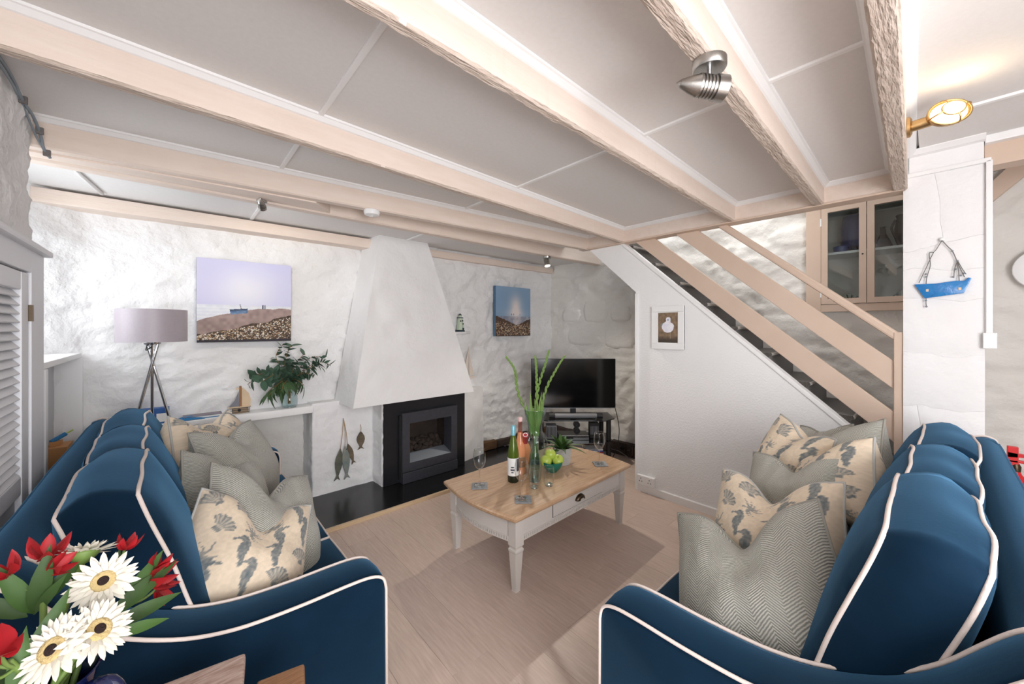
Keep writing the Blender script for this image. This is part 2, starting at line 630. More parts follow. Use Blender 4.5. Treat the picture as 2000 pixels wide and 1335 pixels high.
# ---- rough masonry walls built along a plan polyline
def wall_path(name, plan, z0, z1, m, amp=1.0, joints=1.0, step=0.025, thick=0.10, skip=None, parent=None, side=1):
    pts = []
    for (a, b) in zip(plan[:-1], plan[1:]):
        a, b = Vector((a[0], a[1], 0)), Vector((b[0], b[1], 0))
        k = max(1, int((b - a).length / step))
        pts += [a.lerp(b, i / k) for i in range(k)]
    pts.append(Vector((plan[-1][0], plan[-1][1], 0)))
    # soften the plan corners
    for _ in range(2):
        pts = [pts[0]] + [(pts[i - 1] + pts[i] * 2 + pts[i + 1]) / 4 for i in range(1, len(pts) - 1)] + [pts[-1]]
    nrm = []
    for i in range(len(pts)):
        t = (pts[min(i + 1, len(pts) - 1)] - pts[max(i - 1, 0)]).normalized()
        nrm.append(Vector((t.y, -t.x, 0)) * side)
    nz = int((z1 - z0) / step)
    vs = []
    for j in range(nz + 1):
        z = z0 + (z1 - z0) * j / nz
        for p, n in zip(pts, nrm):
            q = Vector((p.x, p.y, z))
            vs.append(tuple(q + n * stone_disp(q, amp(q) if callable(amp) else amp, joints)))
    W = len(pts)
    fs = []
    for j in range(nz):
        for i in range(W - 1):
            c = pts[i]
            z = z0 + (z1 - z0) * (j + 0.5) / nz
            if skip and skip(c.x, c.y, z):
                continue
            fs.append((j * W + i, j * W + i + 1, (j + 1) * W + i + 1, (j + 1) * W + i))
    if side > 0:
        pass
    b = B()
    b.add(vs, fs)
    o = b.build(name, m, parent, smooth=True, recalc=False)
    sd = o.modifiers.new('thickness', 'SOLIDIFY')
    sd.thickness = thick
    sd.offset = -1 if side > 0 else 1
    return o


# wall with the pictures and the fireplace (faces the camera); normal must point to -Y: side=+1 gives (t.y,-t.x)
wall_back = struct(wall_path('wall_back', [(-0.90, 3.33), (-0.47, 3.61), (-0.40, 3.645), (1.55, 3.645), (1.75, 3.53), (3.94, 3.53)], 0.0, 2.45, 'plaster_rough', (lambda q: 0.8 if q.x < 1.7 else 1.35), 0.8,
                             skip=lambda x, y, z: z < 0.72 and -0.36 < x < 1.0))
# end wall beyond the television and behind the stairs
wall_end = struct(wall_path('wall_right', [(3.88, 3.60), (3.88, -1.65)], 0.0, 3.0, 'plaster_warm', 1.0, 0.9,
                             skip=lambda x, y, z: 0.02 < y < 0.69 and 1.60 < z < 2.42))
# left wall in front of the window recess
wall_left = struct(wall_path('wall_left', [(-0.44, -1.65), (-0.44, 2.50), (-0.47, 2.58), (-0.92, 2.60)], 0.0, 2.45, 'plaster_rough', 0.8, 0.4))
for o in (wall_left,):
    pass
# rear wall behind the camera
wall_rear = struct(B().box((-0.5, -1.72, 0), (3.95, -1.62, 2.5)).build('wall_rear', 'plaster'))

# unseen window boxes put in behind the added rear and side lights
w2 = struct(B().box((-0.46, -1.635, 0.68), (1.16, -1.615, 2.22)).build('added_window_2', 'white_paint'))
for xx in (-0.45, 0.35, 1.15):
    B().box((xx - 0.025, -1.615, 0.70), (xx + 0.025, -1.58, 2.20)).build('mullion', 'white_paint', w2)
w3 = struct(B().box((-0.46, -1.36, 0.80), (-0.415, -0.14, 2.10)).build('added_window_3', 'white_paint'))
for yy in (-1.34, -0.75, -0.16):
    B().box((-0.415, yy - 0.02, 0.82), (-0.395, yy + 0.02, 2.08)).build('mullion', 'white_paint', w3)

# recessed whitewashed stones standing proud of the end wall beside the stairs
for (y0, y1, za, zb) in ((3.02, 3.34, 1.52, 1.70), (2.62, 2.99, 1.50, 1.80), (2.30, 2.59, 1.52, 1.72), (2.72, 3.25, 1.22, 1.46), (2.25, 2.68, 1.20, 1.45)):
    def dome(u, v, y0=y0, y1=y1, za=za, zb=zb):
        a, c = 2 * u - 1, 2 * v - 1
        k = max(0.0, 1 - abs(a) ** 4) ** 0.5 * max(0.0, 1 - abs(c) ** 4) ** 0.5
        y = (y0 + y1) / 2 + (y1 - y0) / 2 * a * (1 - 0.18 * c * c)
        z = (za + zb) / 2 + (zb - za) / 2 * c * (1 - 0.12 * a * a)
        return (3.895 - 0.030 * k ** 0.5 + 0.006 * noise.noise(Vector((y * 9, z * 9, 1))), y, z)
    B().grid(dome, 14, 10).build('stone', 'plaster_warm', wall_end, smooth=True)

# ---- window recess on the left: window, sill, boxed shelf below
win = struct(B().box((-0.96, 2.55, 1.22), (-0.92, 3.42, 2.40)).build('window_1', 'white_paint'))
for yy in (2.62, 2.97, 3.32):
    B().box((-0.92, yy - 0.02, 1.30), (-0.90, yy + 0.02, 2.2)).build('mullion', 'white_paint', win)
for zz in (1.30, 1.74, 2.18):
    B().box((-0.92, 2.6, zz - 0.02), (-0.90, 3.34, zz + 0.02)).build('glazing_bar', 'white_paint', win)
B().box((-0.918, 2.6, 1.3), (-0.914, 3.34, 2.2)).build('pane', 'glass_clear', win)
sill = B()
sill.box((-0.92, 2.62, 1.262), (-0.435, 3.62, 1.292))
sl = sill.build('window_sill', 'white_paint', win, bevel=0.004)
box_r = thing('boxed_shelf', (-0.6, 3.2, 0), 'white painted boxed shelf with grey inside under the bright window recess', 'shelf unit')
B().box((-0.56, 2.66, 0.0), (-0.54, 3.60, 1.25)).build('back_panel', 'pond_grey', box_r)
B().box((-0.56, 2.66, 0.0), (-0.425, 2.70, 1.262)).build('side_board', 'white_paint', box_r, bevel=0.003)
B().box((-0.56, 3.575, 0.0), (-0.425, 3.60, 1.262)).build('side_board', 'white_paint', box_r, bevel=0.003)

# ---- shuttered cupboard in the left wall
door = struct(thing('door_1', (-0.41, 2.0, 0), 'white louvred cupboard door', 'door'))
del door['category']
X = -0.405
fr = B()
B().box((X - 0.03, 2.245, 0.0), (X + 0.012, 2.425, 1.74)).build('jamb', 'shutter_paint', door, bevel=0.003)
B().box((X - 0.03, 1.2, 1.655), (X + 0.012, 2.245, 1.74)).build('head_board', 'shutter_paint', door, bevel=0.003)
B().box((X - 0.03, 1.2, 1.738), (X + 0.034, 2.45, 1.762)).build('cornice', 'shutter_paint', door, bevel=0.008)
B().box((X - 0.03, 2.155, 0.02), (X + 0.006, 2.235, 1.65)).build('stile', 'shutter_paint', door, bevel=0.004)
B().box((X - 0.03, 1.62, 0.02), (X + 0.006, 1.70, 1.65)).build('stile', 'shutter_paint', door, bevel=0.004)
B().box((X - 0.028, 1.70, 1.585), (X + 0.004, 2.155, 1.65)).build('rail', 'shutter_paint', door, bevel=0.004)
B().box((X - 0.028, 1.70, 0.86), (X + 0.004, 2.155, 0.925)).build('rail', 'shutter_paint', door, bevel=0.004)
B().box((X - 0.026, 1.70, 0.10), (X - 0.010, 2.155, 0.86)).build('panel', 'shutter_paint', door)
B().box((X - 0.032, 1.70, 0.92), (X - 0.029, 2.155, 1.59)).build('backing', 'pond_grey', door)
slat = B().box((-0.020, -0.2275, -0.0035), (0.020, 0.2275, 0.0035)).mesh('slat', 'shutter_paint', bevel=0.0015, seg=1)
for k in range(22):
    inst('slat', slat, door, Matrix.Translation((X - 0.012, 1.9275, 0.94 + k * 0.0302)) @ Matrix.Rotation(R(52), 4, 'Y'))
h = B().box((X + 0.004, 2.238, 1.475), (X + 0.016, 2.252, 1.535)).build('hinge', 'bronze', door)

# ---- ceiling: slab, panels, battens, coving, beams
ceiling = struct(B().box((-0.5, -0.1, 2.45), (3.16, 3.75, 2.50)).build('ceiling', 'ceil_panel'))
ZP = 2.365


def beam(name, fn, w, x0, x1, z0, z1, rough=0.004, seed=0, n=170, wf=None):
    b = B()
    rg = random.Random(seed)
    rows = []
    for i in range(n + 1):
        x = x0 + (x1 - x0) * i / n
        y = fn(x)
        ww = wf(x) if wf else w
        j = lambda s: (0.6 * noise.noise(Vector((x * 5, seed * 3.1 + s, 0))) + 0.6 * noise.noise(Vector((x * 23, seed * 3.1 + s, 4))) + 0.5 * noise.noise(Vector((x * 70, seed * 3.1 + s, 8)))) * rough
        rows.append([(x, y, z1), (x, y + j(1) * 0.4, z0 + 0.008 + abs(j(2)) * 0.8), (x, y + 0.008 + j(3), z0 + j(4) * 0.3),
                     (x, y + ww - 0.008 + j(5), z0 + j(6) * 0.3), (x, y + ww + j(7) * 0.4, z0 + 0.010 + abs(j(8))), (x, y + ww, z1)])
    vs = [p for r_ in rows for p in r_]
    fs = []
    for i in range(n):
        for k in range(6):
            k2 = (k + 1) % 6
            fs.append((i * 6 + k, i * 6 + k2, (i + 1) * 6 + k2, (i + 1) * 6 + k))
    fs.append((0, 1, 2, 3, 4, 5))
    fs.append(tuple(n * 6 + k for k in range(6)))
    b.add(vs, fs)
    o = b.build('beam', 'beam_paint', ceiling)
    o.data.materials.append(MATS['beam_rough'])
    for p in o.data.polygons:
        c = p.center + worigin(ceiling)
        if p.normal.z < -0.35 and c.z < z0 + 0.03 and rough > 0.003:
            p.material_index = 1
    return o


fA = lambda x: 0.02 + 0.0278 * x
fC = lambda x: 0.398 + 0.0243 * x
fB = lambda x: 0.897 + 0.028 * x
f1 = lambda x: 1.75 + 0.05 * x
f2 = lambda x: 2.545 - 0.078 * x
f3 = lambda x: 2.72
XE = 3.10
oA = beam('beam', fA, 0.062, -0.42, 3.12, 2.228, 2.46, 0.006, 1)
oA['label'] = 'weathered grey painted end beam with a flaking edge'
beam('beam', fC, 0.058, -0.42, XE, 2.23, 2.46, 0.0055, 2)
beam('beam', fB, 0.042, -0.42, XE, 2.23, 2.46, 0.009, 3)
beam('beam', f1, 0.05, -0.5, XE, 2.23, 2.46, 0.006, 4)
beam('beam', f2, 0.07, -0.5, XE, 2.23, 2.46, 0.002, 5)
# boxed board covering two joists at the window end
bb = B()
bb.prism([(-0.5, f2(-0.5) + 0.06, 2.222), (0.66, f2(0.66) + 0.06, 2.222), (0.80, 2.735, 2.222), (-0.5, 2.735, 2.222)], (0, 0, 0.15))
bb.build('boxed_board', 'beam_paint', ceiling)
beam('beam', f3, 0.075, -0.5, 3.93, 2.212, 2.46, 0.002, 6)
# trimmer along the stair opening
B().box((3.08, 0.126, 2.235), (3.15, 2.42, 2.46)).build('trimmer', 'beam_paint', ceiling, bevel=0.004)
B().box((3.06, 0.12, 2.225), (3.17, 2.32, 2.238)).build('trimmer_board', 'peach_wood', ceiling, bevel=0.003)
# wall plate beams on the picture wall
B().box((-0.62, 3.50, 2.190), (1.48, 3.66, 2.275)).build('wall_plate', 'beam_paint', ceiling, bevel=0.006)
B().box((1.94, 3.48, 2.190), (3.10, 3.56, 2.262)).build('wall_plate', 'beam_paint', ceiling, bevel=0.006)
B().box((3.115, 3.475, 2.190), (3.86, 3.55, 2.258)).build('wall_plate', 'beam_paint', ceiling, bevel=0.006)
B().box((3.10, 3.485, 2.195), (3.114, 3.55, 2.262)).build('wall_plate_joint', 'beam_paint', ceiling)

bays = [(lambda x: fA(x) + 0.06, fC, [-0.42, 0.47, 1.645, 3.08], ZP),
        (lambda x: fC(x) + 0.056, fB, [-0.42, 0.47, 1.66, 3.08], ZP),
        (lambda x: fB(x) + 0.04, f1, [-0.5, 0.47, 1.665, 3.08], ZP),
        (lambda x: f1(x) + 0.05, f2, [-0.5, 0.46, 1.665, 3.08], ZP),
        (lambda x: f2(x) + 0.07, f3, [0.8, 1.665, 3.2], 2.35),
        (lambda x: f3(x) + 0.075, lambda x: 3.66, [-0.95, 0.45, 1.665, 3.93], 2.292)]
for lo, hi, xs, zp in bays:
    for a, c in zip(xs[:-1], xs[1:]):
        B().prism([(a, lo(a), zp), (c, lo(c), zp), (c, hi(c), zp), (a, hi(a), zp)], (0, 0, 0.012)).build('panel', 'ceil_panel', ceiling)
    for xb in xs[1:-1]:
        B().box((xb - 0.011, lo(xb), zp - 0.009), (xb + 0.011, hi(xb), zp + 0.002)).build('batten', 'white_paint', ceiling, bevel=0.004)
    for fn, sg in ((lo, 1), (hi, -1)):
        b = B()
        a, c = xs[0], xs[-1]
        if fn(3.0) > 3.6:
            continue
        b.prism([(a, fn(a), zp - 0.026), (a, fn(a) + sg * 0.008, zp - 0.024), (a, fn(a) + sg * 0.022, zp - 0.010), (a, fn(a) + sg * 0.028, zp - 0.008), (a, fn(a) + sg * 0.030, zp), (a, fn(a), zp)], (c - a, fn(c) - fn(a), 0))
        b.build('coving', 'white_paint', ceiling)
for lo, hi, xs, zp in bays[:4]:
    a = 3.08
    B().prism([(a, lo(a), zp - 0.026), (a - 0.010, lo(a), zp - 0.022), (a - 0.028, lo(a), zp - 0.006), (a - 0.03, lo(a), zp), (a, lo(a), zp)], (0, hi(a) - lo(a), 0)).build('coving', 'white_paint', ceiling)
# pipe batten in the recess end of the last bay
B().tube([(-0.40, 2.82, 2.286), (-0.38, 3.10, 2.284), (-0.33, 3.45, 2.282)], 0.010, 8).build('batten', 'white_paint', ceiling, smooth=True)

# ceiling of the back part of the room, beyond the end beam
ceil2 = struct(B().box((-0.5, -1.7, 2.435), (3.95, 0.06, 2.50)).build('ceiling_rear', 'ceil_panel'))
B().box((2.62, -1.6, 2.424), (2.645, 0.03, 2.437)).build('batten', 'white_paint', ceil2, bevel=0.003)
B().box((1.50, -1.6, 2.424), (1.525, 0.03, 2.437)).build('batten', 'white_paint', ceil2, bevel=0.003)
b = B()
b.prism([(0, fA(0), 2.40), (0, fA(0) - 0.012, 2.405), (0, fA(0) - 0.03, 2.425), (0, fA(0) - 0.034, 2.436), (0, fA(0), 2.436)], (3.08, 3.08 * 0.0278, 0))
b.build('coving', 'white_paint', ceil2)
# stair void upper walls
wall_stair_up = struct(B().box((3.09, -0.2, 2.46), (3.16, 2.6, 3.4)).build('wall_upper', 'plaster'))

# ---- stone pillar with jointed whitewashed stones
pillar = thing('pillar', (3.25, -0.02, 0), 'whitewashed stone pillar beside the stairs with a blue boat on it', 'pillar')
B().box((3.100, -0.165, 0), (3.42, 0.120, 2.302)).build('core', 'plaster', pillar)
rg = random.Random(11)
z = 0.0
rowb = [[(-0.168, 0.0), (0.123, 0.0)]]


def wob(y, k):
    return 0.040 * noise.noise(Vector((y * 6, k * 3.7, 0.3))) + 0.016 * noise.noise(Vector((y * 17, k * 3.7, 2.3))) + 0.006 * noise.noise(Vector((y * 45, k * 3.7, 5.3)))


zs = [0.0]
while zs[-1] < 2.05:
    zs.append(zs[-1] + rg.choice([0.10, 0.14, 0.19, 0.24, 0.30]))
zs[-1] = 2.296
for k in range(len(zs) - 1):
    ncut = rg.choice([0, 0, 1, 1])
    cuts = [(-0.168, 0)] + sorted((rg.uniform(-0.10, 0.06), rg.uniform(-0.05, 0.05)) for _ in range(ncut)) + [(0.124, 0)]
    fl = lambda y_: zs[k] + (wob(y_, k) if k else 0)
    fh = lambda y_: zs[k + 1] + (wob(y_, k + 1) if k < len(zs) - 2 else 0)
    for (a, sa), (c, sc) in zip(cuts[:-1], cuts[1:]):
        g = 0.0002
        lo_ = [(3.117, y_, fl(y_) + g) for y_ in np.linspace(a + g, c - g, 9)]
        hi_ = [(3.117, y_, fh(y_) - g) for y_ in np.linspace(a + g + sa, c - g + sc, 9)[::-1]]
        if sc:
            mid_ = [(3.117, c + sc * t_ + 0.008 * math.sin(t_ * 9) - g, fl(c) + (fh(c + sc) - fl(c)) * t_) for t_ in (0.3, 0.6)]
        else:
            mid_ = []
        if sa:
            mid2 = [(3.117, a + sa * t_ + 0.008 * math.sin(t_ * 9) + g, fl(a) + (fh(a + sa) - fl(a)) * t_) for t_ in (0.6, 0.3)]
        else:
            mid2 = []
        B().prism(lo_ + mid_ + hi_ + mid2, (-0.0195 - rg.random() * 0.003, 0, 0)).build('stone', 'plaster', pillar, bevel=0.0018, seg=2, smooth=True)
B().box((3.10, -0.165, 2.31), (3.42, 0.10, 2.45)).build('upper_block', 'plaster', pillar)
B().box((3.078, -0.188, 2.292), (3.12, 0.124, 2.314)).build('conduit', 'white_plastic', pillar, bevel=0.003)
B().box((3.078, -0.192, 1.42), (3.105, -0.170, 2.30)).build('conduit', 'white_plastic', pillar, bevel=0.003)
B().box((3.07, -0.205, 1.345), (3.11, -0.160, 1.425)).build('switch_box', 'white_plastic', pillar, bevel=0.004)
b = B()
b.prism([(3.10, -0.17, 2.405), (3.075, -0.17, 2.41), (3.05, -0.17, 2.43), (3.05, -0.17, 2.436), (3.10, -0.17, 2.436)], (0, 0.27, 0))
b.build('coving', 'white_paint', pillar)

# peach beam and knee brace right of the pillar
rb = struct(B().box((3.14, -1.6, 2.285), (3.26, -0.168, 2.40)).build('trim_1', 'peach_wood', bevel=0.004))
B().box((3.10, -1.6, 2.395), (3.28, -0.168, 2.436)).build('coving', 'white_paint', rb, bevel=0.006)
br = B()
br.prism([(3.80, -0.10, 2.20), (3.80, -0.20, 2.20), (3.80, -0.60, 2.62), (3.80, -0.45, 2.62)], (0.06, 0, 0))
struct(br.build('trim_2', 'peach_wood'))

# ---- stair wall, skirting, cap
wst = B()
poly = [(2.32, 2.235), (1.805, 1.775), (1.80, 1.76), (1.80, 0.0), (0.118, 0.0), (0.118, 0.615), (1.94, 2.225), (1.96, 2.235)]
wst.prism([(3.11, y_, z_) for y_, z_ in poly], (0.05, 0, 0))
wall_stair = struct(wst.build('wall_stairs', 'anaglypta'))
b = B()
b.prism([(3.097, 1.795, 0.0), (3.11, 1.795, 0.0), (3.11, 1.795, 0.062), (3.103, 1.795, 0.066), (3.097, 1.795, 0.058)], (0, -1.68, 0))
struct(b.build('baseboard_right', 'white_paint'))
B().box((3.094, 1.775, 0.0), (3.112, 1.803, 1.76)).build('corner_bead', 'white_paint', wall_stair, bevel=0.004)
cap = B()
cap.prism([(3.098, 1.965, 2.236), (3.098, 1.925, 2.236), (3.098, 0.12, 0.640), (3.098, 0.12, 0.600)], (0.075, 0, 0))
cap.build('stringer_cap', 'white_paint', wall_stair, bevel=0.005)

stair = thing('staircase', (3.5, 1.0, 0), 'steep staircase with dark grey carpeted treads behind the white stair wall', 'stairs')
for k in range(-4, 9):
    yy, zz = 0.355 + 0.217 * k, 0.900 + 0.187 * k
    if zz < 0.1:
        continue
    b = B()
    pr = [(3.165, yy - 0.012, zz - 0.024), (3.165, yy - 0.016, zz - 0.012), (3.165, yy - 0.010, zz), (3.165, yy + 0.225, zz), (3.165, yy + 0.225, zz - 0.19), (3.165, yy + 0.006, zz - 0.19), (3.165, yy + 0.006, zz - 0.03)]
    b.prism(pr, (0.70, 0, 0))
    so_ = b.build('step', 'carpet', stair)
    B().tube([(3.166, yy - 0.012, zz - 0.010), (3.862, yy - 0.012, zz - 0.010)], 0.011, 8).build('nosing_highlight', 'nosing_highlight', so_, smooth=True)

bal = thing('balustrade', (3.15, 0.14, 0.75), 'peach painted balustrade of two wide sloping boards, handrail and newel post', 'balustrade')


def rail(y0, z0a, z0b, y1, z1a, z1b, x0, x1, nm, bev=0.004):
    b = B()
    b.prism([(x0, y0, z0a), (x0, y0, z0b), (x0, y1, z1b), (x0, y1, z1a)], (x1 - x0, 0, 0))
    return b.build(nm, 'peach_wood', bal, bevel=bev)


rail(1.83, 2.24, 2.40, 0.155, 0.778, 0.953, 3.125, 3.150, 'board')
rail(1.46, 2.24, 2.40, 0.155, 1.086, 1.250, 3.125, 3.150, 'board')
rail(1.14, 2.245, 2.31, 0.13, 1.350, 1.412, 3.112, 3.165, 'handrail', 0.012)
B().box((3.108, 0.122, 0.70), (3.168, 0.162, 1.425)).build('newel_post', 'peach_wood', bal, bevel=0.004)

# ================================================================== FIREPLACE WALL
# ---- niche and pier below the shelf
niche = struct(B().grid(lambda u, v: (-0.42 + 1.36 * u, 3.80 + stone_disp(Vector((-0.42 + 1.36 * u, 1, 0.8 * v)), 0.5), 0.80 * v), 50, 30).build('wall_niche', 'plaster_warm', smooth=True))
pier = B()


def pier_fn(u, v):
    # plan path: niche inner side -> front -> hood return
    pts = [Vector((0.872, 3.80, 0)), Vector((0.872, 3.50, 0)), Vector((1.385, 3.495, 0)), Vector((1.40, 3.30, 0))]
    L_ = [0.30, 0.513, 0.20]
    d = u * sum(L_)
    i = 0
    while i < 2 and d > L_[i]:
        d -= L_[i]
        i += 1
    p = pts[i].lerp(pts[i + 1], min(1, d / L_[i]))
    t = (pts[i + 1] - pts[i]).normalized()
    n = Vector((t.y, -t.x, 0))
    q = Vector((p.x, p.y, 0.02 + 0.79 * v))
    return tuple(q + n * stone_disp(q * 1.6, 0.35, 0.8))


pier.grid(pier_fn, 60, 40)
pier_o = struct(pier.build('wall_pier', 'plaster', smooth=True))
B().box((0.87, 3.50, 0.775), (1.42, 3.66, 0.805)).build('ledge', 'plaster', pier_o, bevel=0.01, smooth=True)

shelf = thing('mantel_shelf', (0.2, 3.56, 0.73), 'long white painted shelf over the niche on the picture wall', 'shelf')
B().box((-0.42, 3.485, 0.738), (0.875, 3.70, 0.796)).build('shelf_board', 'white_paint', shelf, bevel=0.006, smooth=True)
gp = thing('gas_tap', (0.72, 3.7, 0.02), 'small gas tap with pipe low in the niche beside the pier', 'tap')
B().tube(catmull([(0.66, 3.74, 0.16), (0.69, 3.70, 0.15), (0.70, 3.69, 0.09), (0.76, 3.70, 0.06), (0.84, 3.76, 0.09)], 5), 0.007, 8).build('pipe', 'matt_black', gp, smooth=True)
B().lathe([(0, 0.0), (0.016, 0), (0.018, 0.012), (0.01, 0.03), (0.022, 0.035), (0.022, 0.045), (0, 0.045)], (0.695, 3.70, 0.115), 10).build('valve', 'bronze', gp, smooth=True)

# ---- hearth
hearth = thing('hearth', (1.4, 3.1, 0), 'flat polished black slate hearth in front of the fireplace', 'hearth')
B().box((-0.30, 2.882, 0.0), (2.98, 3.82, 0.024)).build('slab', 'slate_black', hearth, bevel=0.003)
B().box((-0.30, 2.858, 0.0), (2.98, 2.8815, 0.027)).build('edging', 'pale_oak', hearth, bevel=0.002)
for k, (x0, x1, m_) in enumerate(((2.66, 2.86, 'brown_stone'), (2.87, 3.16, 'dark_stone'), (3.17, 3.40, 'dark_stone'), (3.41, 3.80, 'brown_stone'))):
    b = B().box((x0, 3.46, 0.03), (x1, 3.60, 0.125 - 0.01 * (k % 2)))
    o = b.build('stone', m_, wall_back, bevel=0.012, smooth=True)
for k in range(5):
    y0 = 1.95 + 0.3 * k
    B().box((3.80, y0, 0.0), (3.90, y0 + 0.29, 0.13 + 0.01 * (k % 2))).build('stone', 'dark_stone', wall_end, bevel=0.012, smooth=True)

# ---- hood + plaster block + gas fire
fp = thing('fireplace', (1.75, 3.3, 0.024), 'white plastered flared chimney hood over a built-in black gas fire', 'fireplace')
hb = B()
BL, BR = (1.088, 3.15, 0.795), (2.305, 3.165, 0.795)
bl, br_ = (1.085, 3.62, 0.785), (2.42, 3.60, 0.80)
TL, TR = (1.40, 3.36, 2.30), (1.885, 3.37, 2.30)
tl, tr = (1.36, 3.66, 2.30), (1.92, 3.66, 2.30)


def quad_grid(bd, a, b_, c, d, nu, nv, amp, out):
    a, b_, c, d = map(Vector, (a, b_, c, d))
    out = Vector(out)

    def fn(u, v):
        p = a.lerp(b_, u).lerp(d.lerp(c, u), v)
        e = min(1, min(u, 1 - u) * 12) * min(1, min(v, 1 - v) * 12)
        k = 0.010 * noise.noise(p * 3.3) + 0.006 * noise.noise(p * 8) + 0.010 * (abs(noise.noise(p * 4.7 + Vector((3, 1, 8)))) - 0.2)
        return tuple(p + out * k * e * amp)
    bd.grid(fn, nu, nv)


quad_grid(hb, BL, BR, TR, TL, 50, 60, 1.0, (0, -1, 0.1))
quad_grid(hb, bl, BL, TL, tl, 16, 60, 0.7, (-1, 0, 0))
quad_grid(hb, BR, br_, tr, TR, 16, 60, 0.7, (1, 0, 0))
hb.add([BL, BR, br_, bl], [(0, 1, 2, 3)])
o = hb.build('hood', 'plaster', fp, smooth=True)
bm = bmesh.new()
bm.from_mesh(o.data)
bmesh.ops.remove_doubles(bm, verts=bm.verts, dist=0.002)
bmesh.ops.recalc_face_normals(bm, faces=bm.faces)
bm.to_mesh(o.data)
bm.free()
shade_auto(o, 42)
# block behind the surround, stepping out to the right
pb = B()
for (xa_, xb_, za_, zb_) in ((1.395, 1.62, 0.024, 0.82), (2.08, 2.29, 0.024, 0.82), (1.62, 2.08, 0.61, 0.82), (1.62, 2.08, 0.024, 0.19)):
    pb.box((xa_, 3.315, za_), (xb_, 3.60, zb_))
pb.build('plaster_block', 'plaster', fp)
blk = B()
quad_grid(blk, (2.275, 3.345, 0.02), (2.63, 3.425, 0.02), (2.63, 3.44, 0.775), (2.275, 3.345, 0.82), 20, 30, 1.2, (0, -1, 0))
blk.add([(2.63, 3.425, 0.02), (2.64, 3.58, 0.02), (2.64, 3.58, 0.775), (2.63, 3.44, 0.775), (2.275, 3.6, 0.82), (2.275, 3.345, 0.82)], [(0, 1, 2, 3), (3, 2, 4, 5)])
blk.build('plaster_block', 'plaster', fp)
sp = B()
for (x0, x1, z0, z1) in ((1.405, 1.60, 0.026, 0.80), (2.11, 2.278, 0.026, 0.80), (1.60, 2.11, 0.62, 0.80), (1.60, 2.11, 0.026, 0.12)):
    sp.box((x0, 3.292, z0), (x1, 3.330, z1))
sp.build('surround_panel', 'black_panel', fp)
# insert frame
fi = B()
x0, x1, xa, xc = 1.555, 2.147, 1.628, 2.078
for (a, c, z0, z1) in ((x0, xa, 0.128, 0.668), (xc, x1, 0.128, 0.668), (xa, xc, 0.568, 0.668), (xa, xc, 0.128, 0.205)):
    fi.box((a, 3.235, z0), (c, 3.300, z1))
fi.build('fire_frame', 'fire_metal', fp)
lip = B()
lip.add([(xa, 3.236, 0.205), (xc, 3.236, 0.205), (xc - 0.02, 3.345, 0.262), (xa + 0.02, 3.345, 0.262)], [(0, 1, 2, 3)])
lip.build('frame_lip', 'fire_steel', fp)
for a, c in (((xa, 3.236), (xa + 0.02, 3.345)), ((xc, 3.236), (xc - 0.02, 3.345))):
    B().add([(a[0], a[1], 0.205), (c[0], c[1], 0.262), (c[0], c[1], 0.545), (a[0], a[1], 0.568)], [(0, 1, 2, 3)]).build('frame_reveal', 'fire_metal', fp)
B().add([(xa, 3.236, 0.568), (xc, 3.236, 0.568), (xc - 0.02, 3.345, 0.545), (xa + 0.02, 3.345, 0.545)], [(0, 1, 2, 3)]).build('frame_reveal', 'fire_metal', fp)
B().box((1.555, 3.225, 0.026), (2.147, 3.300, 0.122)).build('lower_panel', 'fire_metal', fp, bevel=0.004)
B().box((1.538, 3.262, 0.06), (1.556, 3.300, 0.645)).build('frame_side', 'matt_black', fp)
fb = B()
fb.add([(1.63, 3.34, 0.20), (2.07, 3.34, 0.20), (2.07, 3.50, 0.20), (1.63, 3.50, 0.20), (1.63, 3.34, 0.60), (2.07, 3.34, 0.60), (2.07, 3.50, 0.60), (1.63, 3.50, 0.60)],
       [(0, 1, 2, 3), (4, 7, 6, 5), (3, 2, 6, 7), (0, 3, 7, 4), (1, 5, 6, 2)])
fb.build('firebox', 'soot', fp, recalc=False)
rg = random.Random(5)
coalm = []
for k in range(4):
    b = B()
    bm = bmesh.new()
    bmesh.ops.create_icosphere(bm, subdivisions=2, radius=1.0)
    for v in bm.verts:
        v.co *= 1 + 0.28 * noise.noise(v.co * 1.3 + Vector((k * 7, 0, 0)))
    me = bpy.data.meshes.new('coal')
    bm.to_mesh(me)
    bm.free()
    me.materials.append(MATS['coal'])
    me.polygons.foreach_set('use_smooth', [True] * len(me.polygons))
    coalm.append(me)
for row in range(5):
    for k in range(9):
        x = 1.668 + 0.052 * k + rg.uniform(-0.01, 0.01)
        if x > 2.04:
            continue
        yv = 3.372 + 0.026 * row
        zc = 0.262 + 0.022 * row * (1 if row < 3 else 0.8) + rg.uniform(-0.008, 0.014)
        s = rg.uniform(0.024, 0.033)
        inst('coal', coalm[rg.randrange(4)], fp, Matrix.Translation((x, yv, zc)) @ Euler((rg.random() * 6, rg.random() * 6, 0)).to_matrix().to_4x4() @ Matrix.Diagonal((s, s * 1.15, s * 0.85, 1)))
B().box((1.66, 3.348, 0.232), (2.05, 3.356, 0.238)).build('grate_bar', 'fire_steel', fp)

# ================================================================== THINGS ON THE WALL


def color_grid(name, o, xv, yv, img, parent, m='print_attr'):
    """grid of quads from corner o along xv (image x) and yv (image up); img: H x W x 3 sRGB 0..1, row 0 at the bottom"""
    Hh, Ww = img.shape[:2]
    o, xv, yv = Vector(o), Vector(xv), Vector(yv)
    b = B()
    b.grid(lambda u, v: tuple(o + xv * u + yv * v), Ww - 1, Hh - 1)
    ob = b.build(name, m, parent, recalc=False)
    set_colors(ob.data, img.reshape(-1, 3))
    return ob


